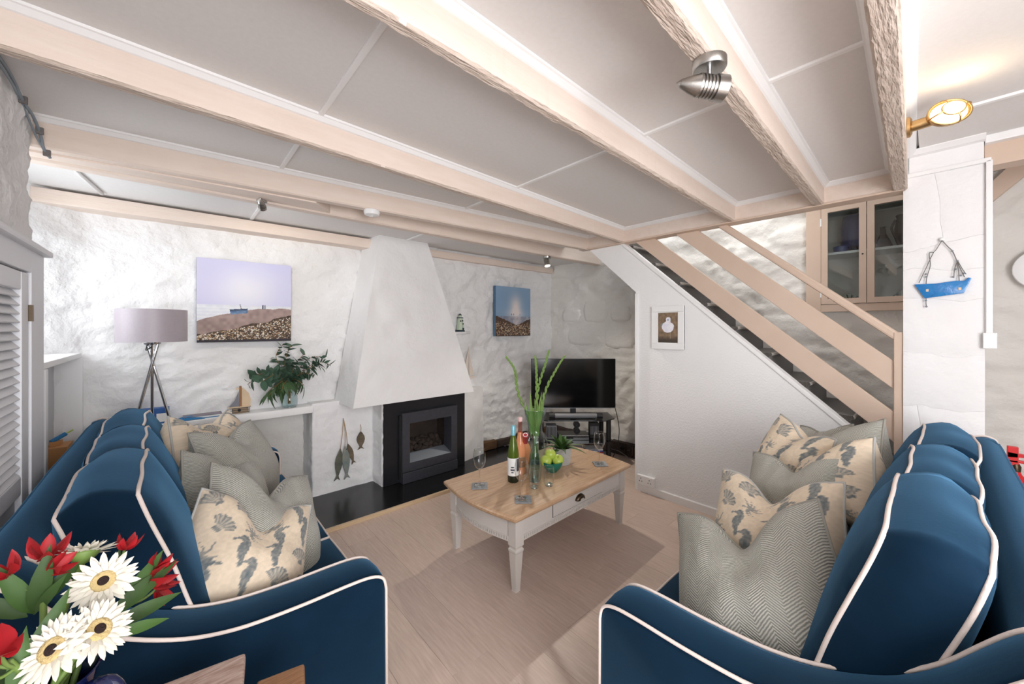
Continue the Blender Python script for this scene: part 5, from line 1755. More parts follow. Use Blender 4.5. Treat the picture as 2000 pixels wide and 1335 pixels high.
def print_image(N, seed):
    """sea-life print: shells and sea horses in grey-blue on linen"""
    rs = np.random.RandomState(seed)
    y, x = np.mgrid[0:N, 0:N] / (N - 1.0)
    img = np.zeros((N, N, 3)) + c3(226, 208, 184)
    img = mixc(img, img * 0.93, vnoise(N, N, 60, seed))
    ink = c3(82, 94, 102)
    dark = np.zeros((N, N))

    def shell(cx, cy, r_, ang):
        dx, dy = x - cx, y - cy
        c_, s_ = math.cos(ang), math.sin(ang)
        px, py = dx * c_ + dy * s_, -dx * s_ + dy * c_
        rr = np.hypot(px, py + r_ * 0.45)
        th = np.arctan2(px, py + r_ * 0.45)
        fan = (rr < r_ * (1.15 + 0.05 * np.cos(th * 18))) & (np.abs(th) < 1.0) & (rr > r_ * 0.1)
        base = (np.abs(px) < r_ * 0.28) & (np.abs(py + r_ * 0.42) < r_ * 0.12)
        rib = 0.45 + 0.45 * np.cos(th * 20)
        dark[fan] = np.maximum(dark[fan], (0.25 + 0.65 * rib * (0.55 + 0.45 * rr / r_))[fan])
        edge = fan & (rr > r_ * 1.06)
        dark[edge] = 0.85
        dark[base] = 0.8

    def horse(cx, cy, r_, flip):
        t = np.linspace(0, 1, 60)
        # body curve from head to curled tail
        bx_ = np.interp(t, [0, .12, .3, .5, .7, .82, .9, .96, 1.0], [0.10, 0.0, -0.12, 0.02, 0.05, -0.06, -0.02, 0.06, 0.03])
        by_ = np.interp(t, [0, .12, .3, .5, .7, .82, .9, .96, 1.0], [0.62, 0.70, 0.42, 0.10, -0.28, -0.52, -0.68, -0.60, -0.50])
        wd_ = np.interp(t, [0, .12, .3, .5, .7, .85, 1.0], [0.12, 0.16, 0.18, 0.25, 0.15, 0.08, 0.05])
        for i in range(60):
            m_ = (x - cx - flip * bx_[i] * r_) ** 2 + (y - cy - by_[i] * r_) ** 2 < (wd_[i] * r_) ** 2
            val = 0.85 if i % 5 < 2 else 0.55
            dark[m_] = np.maximum(dark[m_], val)
        for i in range(12):
            u_ = i / 11
            m_ = (x - cx - flip * (0.12 + 0.34 * u_) * r_) ** 2 + (y - cy - (0.66 - 0.12 * u_) * r_) ** 2 < ((0.07 - 0.02 * u_) * r_) ** 2
            dark[m_] = 0.8
        for i in range(7):
            u_ = i / 6
            px_, py_ = cx - flip * (0.16 + 0.10 * math.sin(u_ * 3)) * r_, cy + (0.78 - 0.6 * u_) * r_
            m_ = (x - px_) ** 2 + (y - py_) ** 2 < (0.05 * r_) ** 2
            dark[m_] = 0.75

    def coral(cx, cy, r_):
        for k in range(16):
            a_ = rs.rand() * 6.28
            for i in range(10):
                u_ = i / 9
                px_, py_ = cx + math.cos(a_ + u_ * 0.6) * r_ * u_, cy + math.sin(a_ + u_ * 0.6) * r_ * u_
                m_ = (x - px_) ** 2 + (y - py_) ** 2 < (0.09 * r_ * (1.2 - u_)) ** 2
                dark[m_] = np.maximum(dark[m_], 0.7)
    kinds = [0, 1, 0, 2]
    i = 0
    for gy in range(5):
        for gx in range(4):
            cx, cy = (gx + 0.5 + 0.25 * (gy % 2 - 0.5)) / 4 + rs.uniform(-.02, .02), (gy + 0.5) / 5 + rs.uniform(-.02, .02)
            k = (gx * 2 + gy * 3 + seed) % 5
            if k in (0, 2):
                shell(cx, cy, 0.105, rs.uniform(-1, 1))
            elif k in (1, 3):
                horse(cx, cy, 0.165, rs.choice([-1, 1]))
            else:
                coral(cx, cy, 0.10)
    dark *= 0.75 + 0.5 * (vnoise(N, N, 70, seed + 4) - 0.3)
    return mixc(img, img * 0 + ink, np.clip(dark, 0, 0.95))


def pillow(label, c, az, tilt, roll, size, kind, chop=0.30, seed=0, thick=0.24, sag=0.0, hgt=None):
    """az: heading the front faces (degrees from +X), tilt: how far it leans back, roll about its normal"""
    n = Vector((math.cos(R(az)) * math.cos(R(tilt)), math.sin(R(az)) * math.cos(R(tilt)), math.sin(R(tilt))))
    M = frame(c, n, (0, 0, 1), R(roll))
    N = 96 if kind == 'print' else 44
    S = size / 2
    HS = (hgt or size) / 2

    def fn(a, b_, side):
        # a, b_ in [-1,1]; outline with pulled-in edges and eared corners
        ea = 1 - 0.075 * (1 - b_ * b_)
        eb = 1 - 0.075 * (1 - a * a)
        X_ = S * a * ea
        Y_ = HS * b_ * eb
        # karate chop in the top edge
        top = max(0.0, (b_ + 0.35) / 1.35)
        g = math.exp(-((a - 0.06 * math.sin(seed)) / 0.36) ** 2)
        Y_ -= chop * HS * g * top ** 1.6
        X_ *= 1 - 0.10 * chop * top * 2
        prof = (max(0.0, 1 - abs(a) ** 2.2) * max(0.0, 1 - abs(b_) ** 2.2)) ** 0.50
        T = thick / 2 * prof * (1 + sag * (-b_))
        T *= 1 + 0.25 * math.exp(-((b_ + 0.3) / 0.6) ** 2)
        crease = 0.35 * chop * g * max(0, b_) ** 1.0
        T *= 1 - crease
        T += thick * 0.10 * noise.noise(Vector((a * 1.7, b_ * 1.7, seed + side * 3))) * prof
        T += 0.006 * (abs(noise.noise(Vector((a * 4 + b_ * 1.5, b_ * 2.5, seed * 2 + side)))) - 0.25) * prof
        return Vector((X_, Y_, T * side))
    lin_ = [2 * i / N - 1 for i in range(N + 1)]
    vs = [fn(a, b_, 1) for b_ in lin_ for a in lin_] + [fn(a, b_, -1) for b_ in lin_ for a in lin_]
    W = N + 1
    fs = [(j * W + i, j * W + i + 1, (j + 1) * W + i + 1, (j + 1) * W + i) for j in range(N) for i in range(N)]
    off = W * W
    fs += [(off + j * W + i, off + (j + 1) * W + i, off + (j + 1) * W + i + 1, off + j * W + i + 1) for j in range(N) for i in range(N)]
    me = bpy.data.meshes.new('cover')
    me.from_pydata([tuple(v) for v in vs], [], fs)
    uvl = me.uv_layers.new(name='UVMap')
    uvs = np.array([((a + 1) / 2, (b_ + 1) / 2) for b_ in lin_ for a in lin_] * 2)
    li = np.zeros(len(me.loops), dtype=np.int32)
    me.loops.foreach_get('vertex_index', li)
    uvl.data.foreach_set('uv', uvs[li].astype(np.float32).ravel())
    me.polygons.foreach_set('use_smooth', [True] * len(me.polygons))
    if kind == 'print':
        me.materials.append(MATS['linen_attr'])
        im = PRINTS[seed % 2]
        q = im.shape[0] - 1
        ii = np.clip((np.linspace(0, 1, W) * q).round().astype(int), 0, q)
        colr = im[np.ix_(ii, ii)].reshape(-1, 3)
        set_colors(me, np.concatenate([colr, colr[::-1]]))
    else:
        me.materials.append(MATS['herringbone'])
    t_ = thing('scatter_cushion', tuple(Vector(c) - Vector((0, 0, size * 0.45))), label, 'cushion', 'scatter cushions on the sofas')
    inst('cover', me, t_, M)
    per = [(2 * i / 30 - 1, -1) for i in range(30)] + [(1, 2 * i / 30 - 1) for i in range(30)] + [(1 - 2 * i / 30, 1) for i in range(30)] + [(-1, 1 - 2 * i / 30) for i in range(30)]
    B().tube([tuple(M @ fn(a, b_, 0.0)) for a, b_ in per], 0.0055, 6, closed=True).build('piping', 'pipe_blue' if kind == 'print' else 'pipe_grey', t_, smooth=True)
    return t_


PRINTS = [print_image(194, 3), print_image(194, 8)]
PD = [
    # left sofa, from the near arm back
    ('sea-life print cushion propped at the near arm of the left sofa', (0.185, 1.63, 0.62), -68, 32, -32, 0.45, 'print', 0.5, 2),
    ('herringbone cushion just behind the printed one at the near end of the left sofa', (0.275, 1.81, 0.63), -50, 30, -30, 0.51, 'herr', 0.5, 5),
    ('grey herringbone cushion in the middle of the left sofa, chopped low at its top', (0.17, 2.14, 0.675), -42, 28, -28, 0.42, 'herr', 0.45, 9),
    ('large puffed herringbone cushion near the far end of the left sofa', (0.25, 2.45, 0.72), -40, 24, -6, 0.46, 'herr', 0.4, 12),
    ('sea-life print cushion tucked against the far back cushion of the left sofa', (0.07, 2.645, 0.76), -19, 13, -20, 0.4, 'print', 0.2, 4),
    ('sea-life print cushion at the far arm of the left sofa, its white corner catching light', (0.222, 2.795, 0.72), -22, 12, 0, 0.43, 'print', 0.2, 7),
    # right sofa, from the near arm back
    ('large herringbone cushion slumped on the near arm of the right sofa', (1.355, 0.375, 0.62), 165, 36, 30, 0.53, 'herr', 0.48, 3),
    ('sea-life print cushion directly behind the big herringbone one on the right sofa', (1.63, 0.39, 0.69), 168, 32, 12, 0.45, 'print', 0.45, 6),
    ('grey herringbone cushion in the middle of the right sofa between two printed ones', (1.95, 0.4, 0.725), 160, 26, 14, 0.38, 'herr', 0.35, 8),
    ('sea-life print cushion against the middle back cushion of the right sofa', (2.07, 0.27, 0.79), 130, 22, 30, 0.36, 'print', 0.2, 10),
    ('sea-life print cushion with a pointed corner towards the far arm of the right sofa', (2.27, 0.46, 0.78), 135, 12, -4, 0.4, 'print', 0.25, 13),
    ('herringbone cushion against the far back cushion of the right sofa', (2.37, 0.29, 0.8), 130, 26, 28, 0.4, 'herr', 0.22, 14),
    ('small-looking herringbone cushion furthest back at the far arm of the right sofa', (2.51, 0.37, 0.735), 130, 5, 15, 0.42, 'herr', 0.2, 16),
]
for p in PD:
    pillow(p[0], p[1], p[2], p[3], p[4], p[5], p[6], p[7], p[8])

# ================================================================== COFFEE TABLE
TO = Vector((1.353, 1.485, 0))
ta = R(1.35)
E1, E2 = Vector((math.cos(ta), math.sin(ta), 0)), Vector((-math.sin(ta), math.cos(ta), 0))
TL_, TD = 1.186, 0.690


def tp(a, b_, z_):
    return tuple(TO + E1 * a + E2 * b_ + Vector((0, 0, z_)))


def tbox(b, a0, a1, b0, b1, z0, z1):
    return b.hexa([tp(a0, b0, z0), tp(a1, b0, z0), tp(a1, b1, z0), tp(a0, b1, z0), tp(a0, b0, z1), tp(a1, b0, z1), tp(a1, b1, z1), tp(a0, b1, z1)])


tbl = thing('coffee_table', tp(TL_ / 2, TD / 2, 0), 'coffee table with oak top and grey painted drawer base on tapered legs', 'table')
ol = []
for i in range(13):
    u = i / 12
    ol.append((-0.052 * math.sin(math.pi * u), TD * (1 - u)))
for i in range(13):
    u = i / 12
    ol.append((TL_ + 0.052 * math.sin(math.pi * u), TD * u))
b = B()
lv = [(0.0, 0.405, -0.012), (0.0, 0.412, -0.003), (0, 0.420, 0.0), (0, 0.430, 0.0), (0, 0.436, -0.004), (0, 0.440, -0.012)]
n = len(ol)
vs = []
for _, z_, k in lv:
    for a, c_ in ol:
        da, dc = a - TL_ / 2, c_ - TD / 2
        vs.append(tp(TL_ / 2 + da * (1 + 2 * k / TL_), TD / 2 + dc * (1 + 2 * k / TD), z_))
fs = [(j * n + i, j * n + (i + 1) % n, (j + 1) * n + (i + 1) % n, (j + 1) * n + i) for j in range(len(lv) - 1) for i in range(n)]
fs += [tuple(range(n)), tuple(range((len(lv) - 1) * n, len(lv) * n))]
b.add(vs, fs)
tt = b.build('table_top', 'table_oak', tbl)
# aprons: bowed short ends
i0, i1 = 0.035, 0.085
for sgn in (0, 1):
    pts = []
    for i in range(11):
        u = i / 10
        bow = 0.045 * math.sin(math.pi * u)
        a = (i0 + 0.012 - bow) if sgn == 0 else (TL_ - i0 - 0.012 + bow)
        pts.append((a, i0 + 0.02 + (TD - 2 * i0 - 0.04) * u))
    b = B()
    q = 0.016 if sgn == 0 else -0.016
    b.prism([tp(a, c_, 0.270) for a, c_ in pts] + [tp(a + q, c_, 0.270) for a, c_ in pts[::-1]], (0, 0, 0.136))
    b.build('apron', 'table_paint', tbl)
    b = B()
    b.prism([tp(a - q * 0.5, c_, 0.270) for a, c_ in pts] + [tp(a, c_, 0.270) for a, c_ in pts[::-1]], (0, 0, 0.007))
    b.prism([tp(a - q * 0.5, c_, 0.294) for a, c_ in pts] + [tp(a, c_, 0.294) for a, c_ in pts[::-1]], (0, 0, 0.004))
    for i in range(34):
        u = (i + 0.5) / 34
        bow = 0.045 * math.sin(math.pi * u)
        a = (i0 + 0.012 - bow) if sgn == 0 else (TL_ - i0 - 0.012 + bow)
        c_ = i0 + 0.02 + (TD - 2 * i0 - 0.04) * u
        tbox(b, min(a, a - q * 0.5), max(a, a - q * 0.5), c_ - 0.0040, c_ + 0.0040, 0.276, 0.295)
    o = b.build('dentil_moulding', 'table_paint', tbl)
    o['kind'] = 'stuff'
for sgn in (0, 1):
    c0 = i0 + 0.010 if sgn == 0 else TD - i0 - 0.026
    tbox(B(), i1 - 0.01, TL_ - i1 + 0.01, c0, c0 + 0.016, 0.270, 0.408).build('apron', 'table_paint', tbl)
    b = B()
    f_ = c0 - 0.006 if sgn == 0 else c0 + 0.016
    tbox(b, i1 - 0.01, TL_ - i1 + 0.01, f_, f_ + 0.006, 0.270, 0.277)
    tbox(b, i1 - 0.01, TL_ - i1 + 0.01, f_, f_ + 0.006, 0.294, 0.299)
    for i in range(58):
        a = i1 + (TL_ - 2 * i1) * (i + 0.5) / 58
        tbox(b, a - 0.0048, a + 0.0048, f_, f_ + 0.006, 0.276, 0.295)
    o = b.build('dentil_moulding', 'table_paint', tbl)
    o['kind'] = 'stuff'
dw = tbox(B(), 0.355, 0.870, 0.0405, 0.052, 0.3105, 0.400).build('drawer', 'table_paint', tbl, bevel=0.002)
tbox(B(), 0.350, 0.875, 0.0446, 0.0456, 0.3065, 0.404).build('drawer_gap', 'matt_black', dw)
cup = B()


def cupf(u, v):
    th = math.pi * u
    ph = math.pi / 2 * v
    a = 0.612 + 0.046 * math.cos(th) * (0.35 + 0.65 * math.cos(ph * 0.9))
    z_ = 0.343 + 0.034 * math.sin(th) * (0.3 + 0.7 * math.cos(ph * 0.9))
    return tp(a, 0.0400 - 0.024 * math.sin(ph), z_)


cup.grid(cupf, 16, 8)
cup.build('cup_handle', 'bronze', dw, smooth=True)
for a, c_ in ((0.032, 0.032), (0.032, TD - 0.092), (TL_ - 0.092, 0.032), (TL_ - 0.092, TD - 0.092)):
    b = B()
    cxm, cym = a + 0.03, c_ + 0.03
    lev = [(0.0, 0.017), (0.215, 0.028), (0.222, 0.031), (0.232, 0.031), (0.238, 0.026), (0.246, 0.026), (0.252, 0.031), (0.408, 0.031)]
    vs = []
    for z_, r_ in lev:
        vs += [tp(cxm - r_, cym - r_, z_), tp(cxm + r_, cym - r_, z_), tp(cxm + r_, cym + r_, z_), tp(cxm - r_, cym + r_, z_)]
    fs = [(j * 4 + i, j * 4 + (i + 1) % 4, (j + 1) * 4 + (i + 1) % 4, (j + 1) * 4 + i) for j in range(len(lev) - 1) for i in range(4)] + [(0, 1, 2, 3), tuple(range(len(lev) * 4 - 4, len(lev) * 4))]
    b.add(vs, fs)
    b.build('leg', 'table_paint', tbl, bevel=0.002)
ZT = 0.4405


def coaster(x, y, rot, label):
    t_ = thing('coaster', (x, y, ZT), label, 'coaster', 'slate coasters on the coffee table')
    M = Matrix.Translation((x, y, ZT)) @ Matrix.Rotation(R(rot), 4, 'Z')
    B().box((-0.048, -0.048, 0.0), (0.048, 0.048, 0.007), M).build('slab', 'slate_grey', t_, bevel=0.002)
    for sx in (-1, 1):
        for sy in (-1, 1):
            B().box((sx * 0.04 - 0.006, sy * 0.04 - 0.006, -0.0004), (sx * 0.04 + 0.006, sy * 0.04 + 0.006, 0.001), M).build('pad', 'matt_black', t_)


def wine_glass(x, y, z0, label, s=1.0):
    t_ = thing('wine_glass', (x, y, z0), label, 'wine glass', 'wine glasses on the coffee table')
    P_ = lambda pr: [(r_ * s, z_ * s) for r_, z_ in pr]
    B().lathe(P_([(0.004, 0.10), (0.012, 0.104), (0.028, 0.120), (0.039, 0.145), (0.0415, 0.165), (0.039, 0.195), (0.0335, 0.228)]), (x, y, z0), 32).build('bowl', 'glass_clear', t_, smooth=True)
    B().lathe(P_([(0.0335, 0.228), (0.0342, 0.2292), (0.0333, 0.2300), (0.0326, 0.2290), (0.0335, 0.228)]), (x, y, z0), 32).build('rim', 'glass_rim', t_, smooth=True)
    B().lathe(P_([(0.0055, 0.008), (0.0042, 0.02), (0.0036, 0.05), (0.0042, 0.09), (0.0075, 0.104)]), (x, y, z0), 14).build('stem', 'glass_rim', t_, smooth=True)
    B().lathe(P_([(0.0, 0.0008), (0.034, 0.0008), (0.036, 0.002), (0.03, 0.0035), (0.012, 0.006), (0.005, 0.010)]), (x, y, z0), 32).build('foot', 'glass_rim', t_, smooth=True)


coaster(1.456, 1.937, -37, 'square slate coaster at the fireplace end of the coffee table')
coaster(1.530, 1.615, -41, 'square slate coaster at the near bowed end of the coffee table')
coaster(2.355, 1.655, -38, 'square slate coaster at the stair end of the coffee table')
wine_glass(1.456, 1.940, ZT + 0.0075, 'wine glass on the coaster at the fireplace end of the table')
wine_glass(1.525, 1.622, ZT + 0.0075, 'wine glass on the coaster nearest the viewer')
wine_glass(2.350, 1.660, ZT + 0.0075, 'wine glass on the coaster at the stair end of the table')


def tumbler(x, y, label):
    t_ = thing('tumbler', (x, y, ZT), label, 'tumbler', 'tumblers on the coffee table')
    B().lathe([(0.026, 0.006), (0.031, 0.03), (0.0345, 0.065), (0.034, 0.09), (0.0315, 0.118)], (x, y, ZT), 32).build('wall', 'glass_clear', t_, smooth=True)
    B().lathe([(0.0315, 0.118), (0.0322, 0.119), (0.0313, 0.120), (0.0306, 0.119), (0.0315, 0.118)], (x, y, ZT), 32).build('rim', 'glass_rim', t_, smooth=True)
    B().lathe([(0, 0.0006), (0.024, 0.0006), (0.0265, 0.004), (0.0265, 0.009), (0.02, 0.013), (0, 0.012)], (x, y, ZT), 32).build('base', 'glass_rim', t_, smooth=True)


tumbler(1.700, 1.690, 'clear tumbler just right of the nearest wine glass')
tumbler(1.795, 1.652, 'clear tumbler in front of the green fruit bowl')

cf = thing('water_carafe', (1.772, 1.752, ZT), 'clear glass water carafe behind the tumblers', 'carafe')
c = (1.775, 1.760, ZT)
B().lathe([(0.034, 0.004), (0.040, 0.02), (0.044, 0.07), (0.042, 0.12), (0.032, 0.19), (0.021, 0.23), (0.018, 0.255), (0.019, 0.275), (0.0235, 0.288)], c, 32).build('body', 'glass_vase', cf, smooth=True)
B().lathe([(0.0235, 0.288), (0.0245, 0.2895), (0.0232, 0.291), (0.0222, 0.2895), (0.0235, 0.288)], c, 32).build('rim', 'glass_rim', cf, smooth=True)
B().lathe([(0, 0.008), (0.037, 0.008), (0.0415, 0.07), (0.0395, 0.12), (0.032, 0.175), (0, 0.175)], c, 32).build('water', 'water', cf, smooth='auto')
B().lathe([(0, 0.0006), (0.032, 0.0006), (0.036, 0.006), (0, 0.009)], c, 32).build('base', 'glass_rim', cf, smooth=True)

wb = thing('white_wine_bottle', (1.675, 1.855, ZT), 'green wine bottle with pale blue cap and white label', 'bottle')
c = (1.672, 1.858, ZT)
B().lathe([(0, 0.0), (0.034, 0.0), (0.037, 0.006), (0.037, 0.05)], c, 32).build('punt', 'bottle_dark', wb, smooth='auto')
B().lathe([(0.037, 0.05), (0.037, 0.175), (0.034, 0.205), (0.026, 0.245), (0.0175, 0.285), (0.015, 0.31), (0.015, 0.325)], c, 32).build('glass', 'bottle_green', wb, smooth=True)
B().lathe([(0, 0.366), (0.0135, 0.366), (0.0155, 0.363), (0.0157, 0.30), (0.0152, 0.30)], c, 24).build('cap', 'cap_blue', wb, smooth='auto')
lb = B()
a0 = math.atan2(-0.7455, -0.6665)
lb.grid(lambda u, v: (c[0] + 0.0376 * math.cos(a0 + (u - 0.62) * 3.4), c[1] + 0.0376 * math.sin(a0 + (u - 0.62) * 3.4), c[2] + 0.045 + 0.115 * v), 24, 1)
lbo = lb.build('label', 'paper', wb, smooth=True)
for (u0, u1, v0, v1, mm) in ((0.50, 0.66, 0.46, 0.53, 'ink'), (0.48, 0.68, 0.30, 0.40, 'ink'), (0.52, 0.64, 0.18, 0.24, 'ink'), (0.80, 1.0, 0.25, 0.95, 'ink')):
    g_ = B()
    g_.grid(lambda u, v: (c[0] + 0.0379 * math.cos(a0 + (u0 + (u1 - u0) * u - 0.62) * 3.4), c[1] + 0.0379 * math.sin(a0 + (u0 + (u1 - u0) * u - 0.62) * 3.4), c[2] + 0.045 + 0.115 * (v0 + (v1 - v0) * v)), 6, 1)
    g_.build('print', mm, lbo, smooth=True)

rb_ = thing('rose_bottle', (1.80, 1.905, ZT), 'clear bottle of rose wine with pale pink cap behind the green bottle', 'bottle')
c = (1.802, 1.930, ZT)
B().lathe([(0, 0.0), (0.034, 0.0), (0.037, 0.006), (0.037, 0.155), (0.033, 0.20), (0.022, 0.25), (0.0155, 0.285)], c, 32).build('wine', 'rose_wine', rb_, smooth='auto')
B().lathe([(0.0155, 0.285), (0.0145, 0.31), (0.0145, 0.36)], c, 24).build('neck', 'glass_rose', rb_, smooth=True)
B().lathe([(0, 0.388), (0.014, 0.388), (0.0158, 0.385), (0.0158, 0.36), (0.0146, 0.36)], c, 20).build('cap', 'cap_pink', rb_, smooth='auto')
lb = B()
lb.grid(lambda u, v: (c[0] + 0.0376 * math.cos(a0 + (u - 0.5) * 2.2), c[1] + 0.0376 * math.sin(a0 + (u - 0.5) * 2.2), c[2] + 0.05 + 0.07 * v), 14, 1)
lb.build('label', 'brown_oak', rb_, smooth=True)
rc = thing('red_capped_bottle', (1.87, 1.92, ZT), 'leaning bottle whose red foil top points at the viewer', 'bottle')
M = Matrix.Translation((1.915, 1.99, ZT + 0.038)) @ frame((0, 0, 0), Vector((-0.42, -0.42, 0.80)))
B().lathe([(0, 0.0), (0.034, 0.0), (0.037, 0.006), (0.037, 0.13), (0.030, 0.18), (0.018, 0.215), (0.015, 0.235)], (0, 0, 0), 28, M).build('glass', 'rose_wine', rc, smooth='auto')
B().lathe([(0.015, 0.20), (0.0175, 0.235), (0.0185, 0.285), (0.021, 0.288), (0.021, 0.302), (0.0185, 0.304), (0.010, 0.304), (0.008, 0.300), (0, 0.300)], (0, 0, 0), 24, M).build('foil', 'cap_red', rc, smooth='auto')
B().lathe([(0.0125, 0.3045), (0.0165, 0.3045)], (0, 0, 0), 24, M).build('foil_ring', 'paper', rc)

# fruit bowl with three green apples
bw = thing('fruit_bowl', (1.985, 1.795, ZT), 'small shiny green bowl of apples on the coffee table', 'bowl')
c = (1.987, 1.798, ZT)
B().lathe([(0, 0.0), (0.030, 0.0), (0.034, 0.006), (0.056, 0.027), (0.070, 0.054), (0.075, 0.076), (0.073, 0.077), (0.066, 0.054), (0.050, 0.028), (0.02, 0.010), (0, 0.009)], c, 36).build('bowl', 'bowl_green', bw, smooth='auto')
for k, (dx, dy, dz, lab) in enumerate(((-0.034, 0.026, 0.076, 'green apple at the left of the fruit bowl'), (0.004, 0.022, 0.112, 'green apple on top of the fruit bowl'), (0.030, -0.026, 0.078, 'green apple at the right of the fruit bowl'))):
    p = Vector(c) + Vector((dx, dy, dz))
    t_ = thing('apple', tuple(p - Vector((0, 0, 0.03))), lab, 'apple', 'apples in the green bowl')
    M = Matrix.Translation(p) @ Euler((0.4 * (k - 1), 0.5 * (1 - k), 0)).to_matrix().to_4x4() @ Matrix.Scale(1.2, 4)
    B().lathe([(0, -0.024), (0.006, -0.028), (0.018, -0.029), (0.029, -0.018), (0.034, 0.0), (0.031, 0.016), (0.020, 0.028), (0.008, 0.027), (0, 0.020)], (0, 0, 0), 24, M).build('flesh', 'apple_green', t_, smooth=True)
    B().tube([M @ Vector((0, 0, 0.02)), M @ Vector((0.004, 0, 0.040))], 0.0015, 6).build('stalk', 'twig', t_)

# potted plant
pp = thing('potted_plant', (2.165, 1.862, ZT), 'dark leafy plant in a grey embossed pot', 'plant')
c = (2.165, 1.862, ZT)
B().lathe([(0, 0.0), (0.058, 0.0), (0.061, 0.004), (0.067, 0.118), (0.067, 0.122), (0.062, 0.122), (0.060, 0.105), (0, 0.105)], c, 40).build('pot', 'pot_grey', pp, smooth='auto')
b = B()
for j in range(12):
    for i in range(44):
        a_ = 2 * math.pi * (i + 0.5 * (j % 2)) / 44
        z_ = 0.010 + 0.009 * j
        r_ = 0.0612 + 0.0058 * z_ / 0.118
        M = Matrix.Translation((c[0] + r_ * math.cos(a_), c[1] + r_ * math.sin(a_), c[2] + z_)) @ Matrix.Rotation(a_, 4, 'Z')
        b.add([M @ Vector(v) for v in ((-0.0005, -0.003, -0.003), (-0.0005, 0.003, -0.003), (-0.0005, 0.003, 0.003), (-0.0005, -0.003, 0.003), (0.002, 0, 0))], [(0, 1, 4), (1, 2, 4), (2, 3, 4), (3, 0, 4)])
o = b.build('embossing', 'pot_grey', pp)
o['kind'] = 'stuff'
B().lathe([(0, 0.108), (0.0605, 0.106)], c, 24).build('soil', 'soil', pp)
lfp = leaf_mesh('leaf', 0.095, 0.042, 'leaf_dark', fold=0.35, curve=0.35, n=6)
lfq = leaf_mesh('leaf', 0.150, 0.032, 'leaf_dark', fold=0.3, curve=0.55, n=7)
rg = random.Random(8)


def place_leaf(me, p, d, up, parent, s=1.0):
    y_ = Vector(d).normalized()
    x_ = y_.cross(Vector(up))
    if x_.length < 1e-4:
        x_ = y_.orthogonal()
    x_.normalize()
    z_ = x_.cross(y_)
    M = Matrix.Translation(p) @ Matrix((x_, y_, z_)).transposed().to_4x4() @ Matrix.Scale(s, 4)
    return inst('leaf', me, parent, M)


for k in range(26):
    a_ = 2.4 * k
    el = R(78 - 2.2 * k)
    d = Vector((math.cos(a_) * math.cos(el), math.sin(a_) * math.cos(el), math.sin(el)))
    place_leaf(lfp if k < 15 else lfq, Vector(c) + Vector((0.018 * math.cos(a_), 0.018 * math.sin(a_), 0.108 + 0.01 * (k < 10))), d, (0, 0, 1) if el < R(75) else (1, 0, 0), pp, rg.uniform(0.8, 1.1))

# glass vase with gladioli
gv2 = thing('hourglass_vase', (2.03, 2.005, ZT), 'blue-tinted waisted glass vase holding gladioli', 'vase')
c = (2.030, 2.008, ZT)
B().lathe([(0, 0.004), (0.060, 0.004), (0.072, 0.03), (0.080, 0.09), (0.094, 0.15), (0.090, 0.185), (0.060, 0.225), (0.052, 0.25), (0.060, 0.30), (0.078, 0.36), (0.084, 0.40)], c, 36).build('body', 'glass_aqua', gv2, smooth=True)
B().lathe([(0.084, 0.40), (0.0855, 0.402), (0.084, 0.404), (0.0825, 0.402), (0.084, 0.40)], c, 36).build('rim', 'glass_rim', gv2, smooth=True)
B().lathe([(0, 0.0006), (0.056, 0.0006), (0.062, 0.006), (0, 0.010)], c, 36).build('base', 'glass_rim', gv2, smooth=True)
blade = leaf_mesh('blade', 0.34, 0.030, 'leaf_glad', fold=0.5, curve=0.06, n=8)
budm = B().lathe([(0, 0.0), (0.0055, 0.010), (0.0075, 0.022), (0.0055, 0.038), (0.0, 0.052)], (0, 0, 0), 8).mesh('bud', 'leaf_glad', smooth=True)
rgt = Vector((0.7455, -0.6665, 0))
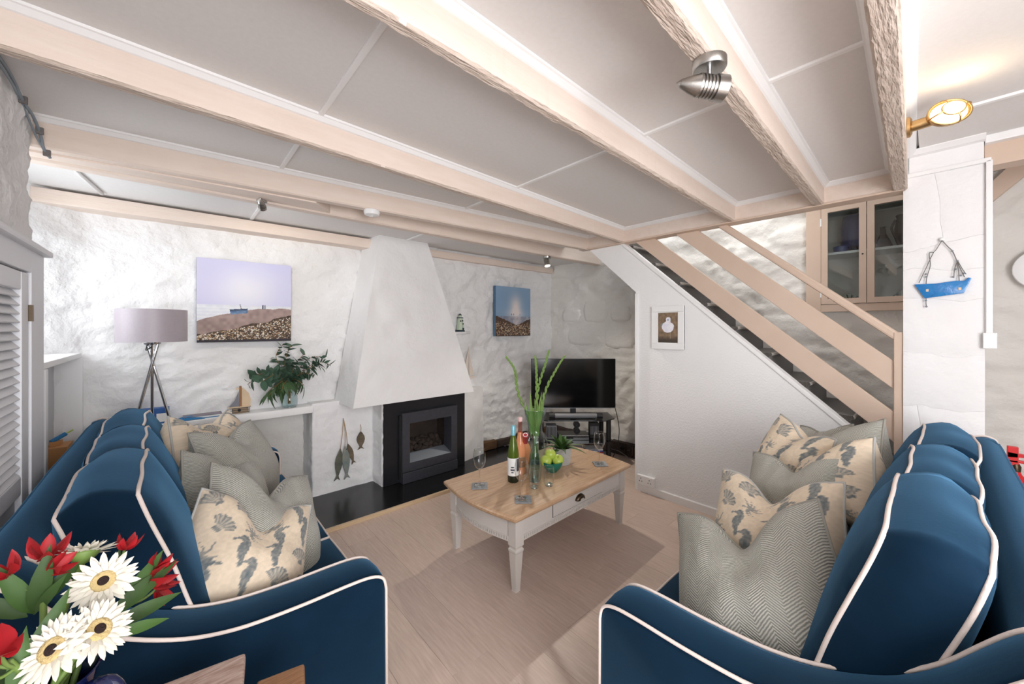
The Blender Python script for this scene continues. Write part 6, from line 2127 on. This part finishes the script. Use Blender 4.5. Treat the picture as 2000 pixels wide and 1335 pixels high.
for k, (da, top, bend, lab) in enumerate(((-0.215, 0.785, -0.06, 'gladiolus stem arching furthest left out of the vase'), (0.0, 0.79, 0.02, 'gladiolus stem second from the left in the vase, with a crooked tip'),
                                          (0.10, 0.83, -0.05, 'tallest gladiolus stem, third from the left in the vase'), (0.215, 0.79, -0.05, 'gladiolus stem leaning furthest right out of the vase'))):
    t_ = thing('gladiolus', (c[0], c[1], ZT + 0.02), lab, 'flower stem', 'gladioli in the vase')
    base = Vector(c) + rgt * (-0.03 * (1 if da > 0 else -1) + 0.012 * (k - 1.5)) + Vector((0, 0, 0.02))
    wst = Vector(c) + rgt * (0.10 * da) + Vector((0, 0.008 * (k % 2), 0.25))
    mid = Vector(c) + rgt * (0.45 * da + bend * 0.5) + Vector((0, 0, 0.25 + (top - 0.25) * 0.5))
    hi_ = Vector(c) + rgt * (0.72 * da + (bend * 0.4 if k == 1 else 0)) + Vector((0, 0, 0.25 + (top - 0.25) * 0.82))
    tip_ = Vector(c) + rgt * da + Vector((0, 0, top))
    pth = catmull([base, wst, mid, hi_, tip_], 7)
    B().tube(pth, [0.0055 - 0.0035 * i / len(pth) for i in range(len(pth))], 8).build('stalk', 'leaf_glad', t_, smooth=True)
    m_ = len(pth)
    for i in range(22):
        f_ = 0.40 + 0.58 * i / 21
        ii = min(m_ - 2, int(f_ * (m_ - 1)))
        p = pth[ii].lerp(pth[ii + 1], f_ * (m_ - 1) - ii)
        tdir = (pth[ii + 1] - pth[ii]).normalized()
        sd = rgt * (1 if i % 2 else -1)
        d = (tdir + sd * 0.13).normalized()
        M = Matrix.Translation(p + sd * 0.002) @ frame((0, 0, 0), d) @ Matrix.Scale(1.05 - 0.5 * (i / 21), 4)
        inst('bud', budm, t_, M)
    for j, (dd, s_) in enumerate(((0.10, 1.0), (-0.14, 0.85))):
        d = (Vector((0, 0, 1)) + rgt * (0.5 * da + dd)).normalized()
        inst('blade', blade, t_, Matrix.Translation(wst + rgt * 0.01 * (j * 2 - 1) - Vector((0, 0, 0.06))) @ frame((0, 0, 0), Vector((-0.6665, -0.7455, 0.0)), d) @ Matrix.Scale(s_, 4))

# ================================================================== NEST OF TABLES, JUG AND FLOWERS IN THE FOREGROUND
def side_table(corner, ang, w_, d_, zt, m_, label):
    t_ = thing('side_table', (corner[0] - w_ / 2, corner[1] - d_ / 2, 0), label, 'side table', 'nest of side tables')
    M = Matrix.Translation((corner[0], corner[1], 0)) @ Matrix.Rotation(R(ang), 4, 'Z')
    B().box((-w_, -d_, zt - 0.026), (0, 0, zt), M).build('top', m_, t_, bevel=0.008, seg=3, smooth=True)
    B().box((-w_ + 0.03, -d_ + 0.03, zt - 0.075), (-0.03, -0.03, zt - 0.026), M).build('apron', 'brown_oak', t_)
    for sx in (-w_ + 0.025, -0.065):
        for sy in (-d_ + 0.025, -0.065):
            B().box((sx, sy, 0), (sx + 0.04, sy + 0.04, zt - 0.026), M).build('leg', 'brown_oak', t_, bevel=0.003)


side_table((0.128, 1.088), -9, 0.50, 0.36, 0.685, 'wash_oak', 'larger pale washed oak side table under the flower jug')
side_table((0.245, 1.052), -12, 0.10, 0.30, 0.615, 'brown_oak', 'lower brown oak side table peeping out right of the washed one')

jc = Vector((-0.135, 0.865, 0.686))
jug = thing('glass_jug', tuple(jc), 'cobalt blue glass jug of cut flowers in the front left corner', 'jug')
B().lathe([(0, 0.003), (0.050, 0.003), (0.056, 0.02), (0.062, 0.08), (0.058, 0.13), (0.045, 0.175), (0.044, 0.195), (0.052, 0.222), (0.050, 0.223), (0.042, 0.196), (0.043, 0.175), (0.055, 0.13), (0.058, 0.08), (0.05, 0.02), (0, 0.01)], jc, 36, Matrix.Diagonal((1, 1, 1.13, 1))).build('body', 'cobalt', jug, smooth='auto')
hx = Vector((0.78, -0.62, 0)).normalized()
B().tube(catmull([jc + hx * 0.048 + Vector((0, 0, 0.232)), jc + hx * 0.085 + Vector((0, 0, 0.243)), jc + hx * 0.105 + Vector((0, 0, 0.200)), jc + hx * 0.095 + Vector((0, 0, 0.11)), jc + hx * 0.058 + Vector((0, 0, 0.06))], 6), 0.008, 10).build('handle', 'cobalt', jug, smooth=True)

petw = leaf_mesh('petal', 0.044, 0.0125, 'petal_white', fold=-0.25, curve=0.10, n=6, tip=0.55)
petr = leaf_mesh('petal', 0.046, 0.022, 'petal_red', fold=-0.5, curve=-0.18, n=6, tip=0.8)
lfa = leaf_mesh('leaf', 0.105, 0.026, 'leaf_dark', fold=0.3, curve=0.18, n=7)
mouthj = jc + Vector((0, 0, 0.20))
rg = random.Random(13)


def stem(t_, head, r_=0.0035, m_='stem_green', j=0.012):
    b0 = jc + Vector((rg.uniform(-j, j), rg.uniform(-j, j), 0.03))
    m0 = mouthj + Vector((rg.uniform(-0.02, 0.02), rg.uniform(-0.02, 0.02), 0))
    pth = catmull([b0, m0, m0.lerp(Vector(head), 0.55) + Vector((0, 0, 0.008)), head], 6)
    B().tube(pth, r_, 8).build('stem', m_, t_, smooth=True)
    return pth


def gerbera(head, nrm, label, rad=0.80):
    head = Vector(head)
    t_ = thing('gerbera', tuple(head - Vector((0, 0, 0.1))), label, 'flower', 'white gerberas in the jug')
    nrm = Vector(nrm).normalized()
    F = frame(head, nrm)
    stem(t_, head - nrm * 0.016, 0.0042)
    for ring, (n_, tl_, s_, off) in enumerate(((20, 8, 1.05, 0.0), (18, 20, 0.92, 0.16), (16, 38, 0.62, 0.3))):
        for k in range(n_):
            a_ = 2 * math.pi * k / n_ + off + rg.uniform(-0.05, 0.05)
            d = Vector((math.cos(a_), math.sin(a_), math.tan(R(tl_ + rg.uniform(-6, 6)))))
            dw_ = F.to_3x3() @ d
            p = F @ Vector((0.010 * math.cos(a_), 0.010 * math.sin(a_), 0.001 * ring))
            y_ = dw_.normalized()
            x_ = y_.cross(nrm).normalized()
            z_ = x_.cross(y_)
            inst('petal', petw, t_, Matrix.Translation(p) @ Matrix((x_, y_, z_)).transposed().to_4x4() @ Matrix.Scale(s_ * rad * rg.uniform(0.92, 1.06), 4))
    B().lathe([(0, 0.009), (0.012, 0.009), (0.018, 0.0105), (0.020, 0.006), (0.014, 0.002)], (0, 0, 0), 24, F @ Matrix.Scale(0.8, 4)).build('florets', 'gerbera_mid', t_, smooth=True)
    B().lathe([(0, 0.0115), (0.005, 0.0125), (0.0085, 0.0105), (0.0095, 0.008)], (0, 0, 0), 20, F @ Matrix.Scale(0.8, 4)).build('eye', 'gerbera_eye', t_, smooth=True)
    B().lathe([(0.004, -0.018), (0.012, -0.014), (0.019, -0.004), (0.020, 0.001), (0.012, 0.002)], (0, 0, 0), 20, F).build('calyx', 'stem_green', t_, smooth=True)


gerbera((-0.089, 0.950, 1.016), (0.02, -0.78, 0.60), 'white gerbera facing forward at the top centre of the bunch')
gerbera((-0.118, 1.010, 1.050), (0.10, 0.50, 0.86), 'white gerbera turned away showing its green back')
gerbera((-0.087, 0.856, 0.986), (0.50, -0.52, 0.62), 'white gerbera lowest on the right, tilted right')
gerbera((-0.128, 0.850, 0.985), (-0.42, -0.62, 0.55), 'white gerbera lowest on the left, half behind its neighbour')


def lily_head(t_, p, d, s=1.0, n_=6):
    d = Vector(d).normalized()
    F = frame(p, d)
    for k in range(n_):
        a_ = 2 * math.pi * k / n_ + rg.random() * 0.3
        tl_ = 52 if k % 2 else 42
        dd = F.to_3x3() @ Vector((math.cos(a_), math.sin(a_), math.tan(R(tl_))))
        y_ = dd.normalized()
        x_ = y_.cross(d).normalized()
        z_ = x_.cross(y_)
        inst('petal', petr, t_, Matrix.Translation(p) @ Matrix((x_, y_, z_)).transposed().to_4x4() @ Matrix.Scale(0.92 * s * rg.uniform(0.9, 1.1), 4))


def sprig(label, heads, leaves):
    h0 = Vector(heads[0][0])
    t_ = thing('peruvian_lily', tuple(h0 - Vector((0, 0, 0.12))), label, 'flower', 'red lilies in the jug')
    pth = stem(t_, h0 - Vector(heads[0][1]).normalized() * 0.03, 0.0042)
    fork = pth[-4]
    for hp, hd, s in heads:
        hp = Vector(hp)
        B().tube(catmull([fork, fork.lerp(hp, 0.6) + Vector((0, 0, -0.006)), hp], 5), 0.0024, 6).build('pedicel', 'stem_green', t_, smooth=True)
        lily_head(t_, hp, hd, s)
    for lp, ld, s in leaves:
        place_leaf(lfa, Vector(lp), Vector(ld), (0.1, -0.8, 0.6), t_, s)


sprig('red lily sprig with broad leaves at the upper left of the bunch', [((-0.160, 1.00, 1.062), (0.15, -0.3, 1), 1.0), ((-0.195, 0.985, 1.055), (-0.3, -0.2, 1), 0.85), ((-0.150, 0.985, 1.045), (0.6, -0.4, 0.5), 0.8)],
      [((-0.170, 0.98, 0.985), (-0.35, -0.1, 1), 0.95), ((-0.168, 0.975, 0.985), (0.15, -0.1, 1), 1.0), ((-0.166, 0.985, 0.99), (0.6, 0.1, 0.8), 0.8), ((-0.175, 0.975, 0.985), (-0.7, 0.0, 0.7), 0.9), ((-0.166, 0.97, 0.99), (0.35, -0.2, 0.6), 0.6)])
sprig('red lily at the right of the bunch against the dark sofa', [((-0.032, 0.985, 0.972), (0.8, -0.3, 0.35), 1.0), ((-0.024, 0.995, 0.95), (0.8, -0.5, -0.3), 0.9), ((-0.026, 1.0, 0.985), (0.5, 0.0, 0.8), 0.85)],
      [((-0.085, 0.95, 0.95), (0.8, 0.3, 0.45), 1.05), ((-0.085, 0.945, 0.935), (0.9, 0.1, 0.15), 0.95), ((-0.07, 0.96, 0.95), (0.7, 0.5, 0.9), 0.95), ((-0.075, 0.90, 0.945), (0.8, 0.1, -0.1), 0.7)])
sprig('dark red lily nearest the left edge of the photo', [((-0.172, 0.83, 1.015), (-0.1, -0.6, 0.7), 1.15), ((-0.190, 0.85, 1.010), (-0.8, -0.2, 0.5), 1.1), ((-0.182, 0.84, 0.985), (-0.5, -0.6, -0.2), 1.0)],
      [((-0.158, 0.86, 0.955), (0.35, 0.2, 0.9), 1.0), ((-0.165, 0.85, 0.94), (0.1, 0.1, 1), 0.8), ((-0.150, 0.86, 0.94), (0.6, 0.1, 0.5), 0.8), ((-0.17, 0.84, 0.95), (-0.6, 0, 0.5), 0.9), ((-0.175, 0.83, 0.93), (-0.2, -0.2, -0.6), 0.8)])
sprig('small red lily peeking out behind the forward white gerbera', [((-0.068, 1.01, 1.035), (0.3, 0.2, 1), 0.75)],
      [((-0.09, 0.99, 0.96), (0.2, 0.2, 1), 0.8), ((-0.15, 0.90, 0.92), (0.5, 0.0, 0.7), 0.9), ((-0.155, 0.88, 0.915), (-0.4, -0.1, 0.8), 0.9)])

# small wooden stand with a pencil in the recess behind the left sofa
ws_ = thing('wooden_stand', (-0.47, 3.38, 0.55), 'little orange wooden stand between the sofa back and the boxed shelf', 'stand')
B().box((-0.535, 3.30, 0.0), (-0.45, 3.46, 0.775)).build('body', 'wood_orange', ws_, bevel=0.004)
pc = thing('pencil_bundle', (-0.49, 3.38, 0.776), 'blue wrapped pencil lying on the wooden stand', 'pencil')
B().tube([(-0.52, 3.36, 0.80), (-0.47, 3.40, 0.83)], 0.012, 8).build('wrap', 'blue_bag', pc, smooth='auto')
B().tube([(-0.475, 3.396, 0.827), (-0.445, 3.42, 0.845)], 0.004, 8).build('pencil', 'apple_green', pc)
B().box((-0.525, 3.35, 0.7755), (-0.48, 3.40, 0.80)).build('rest', 'wood_orange', pc)
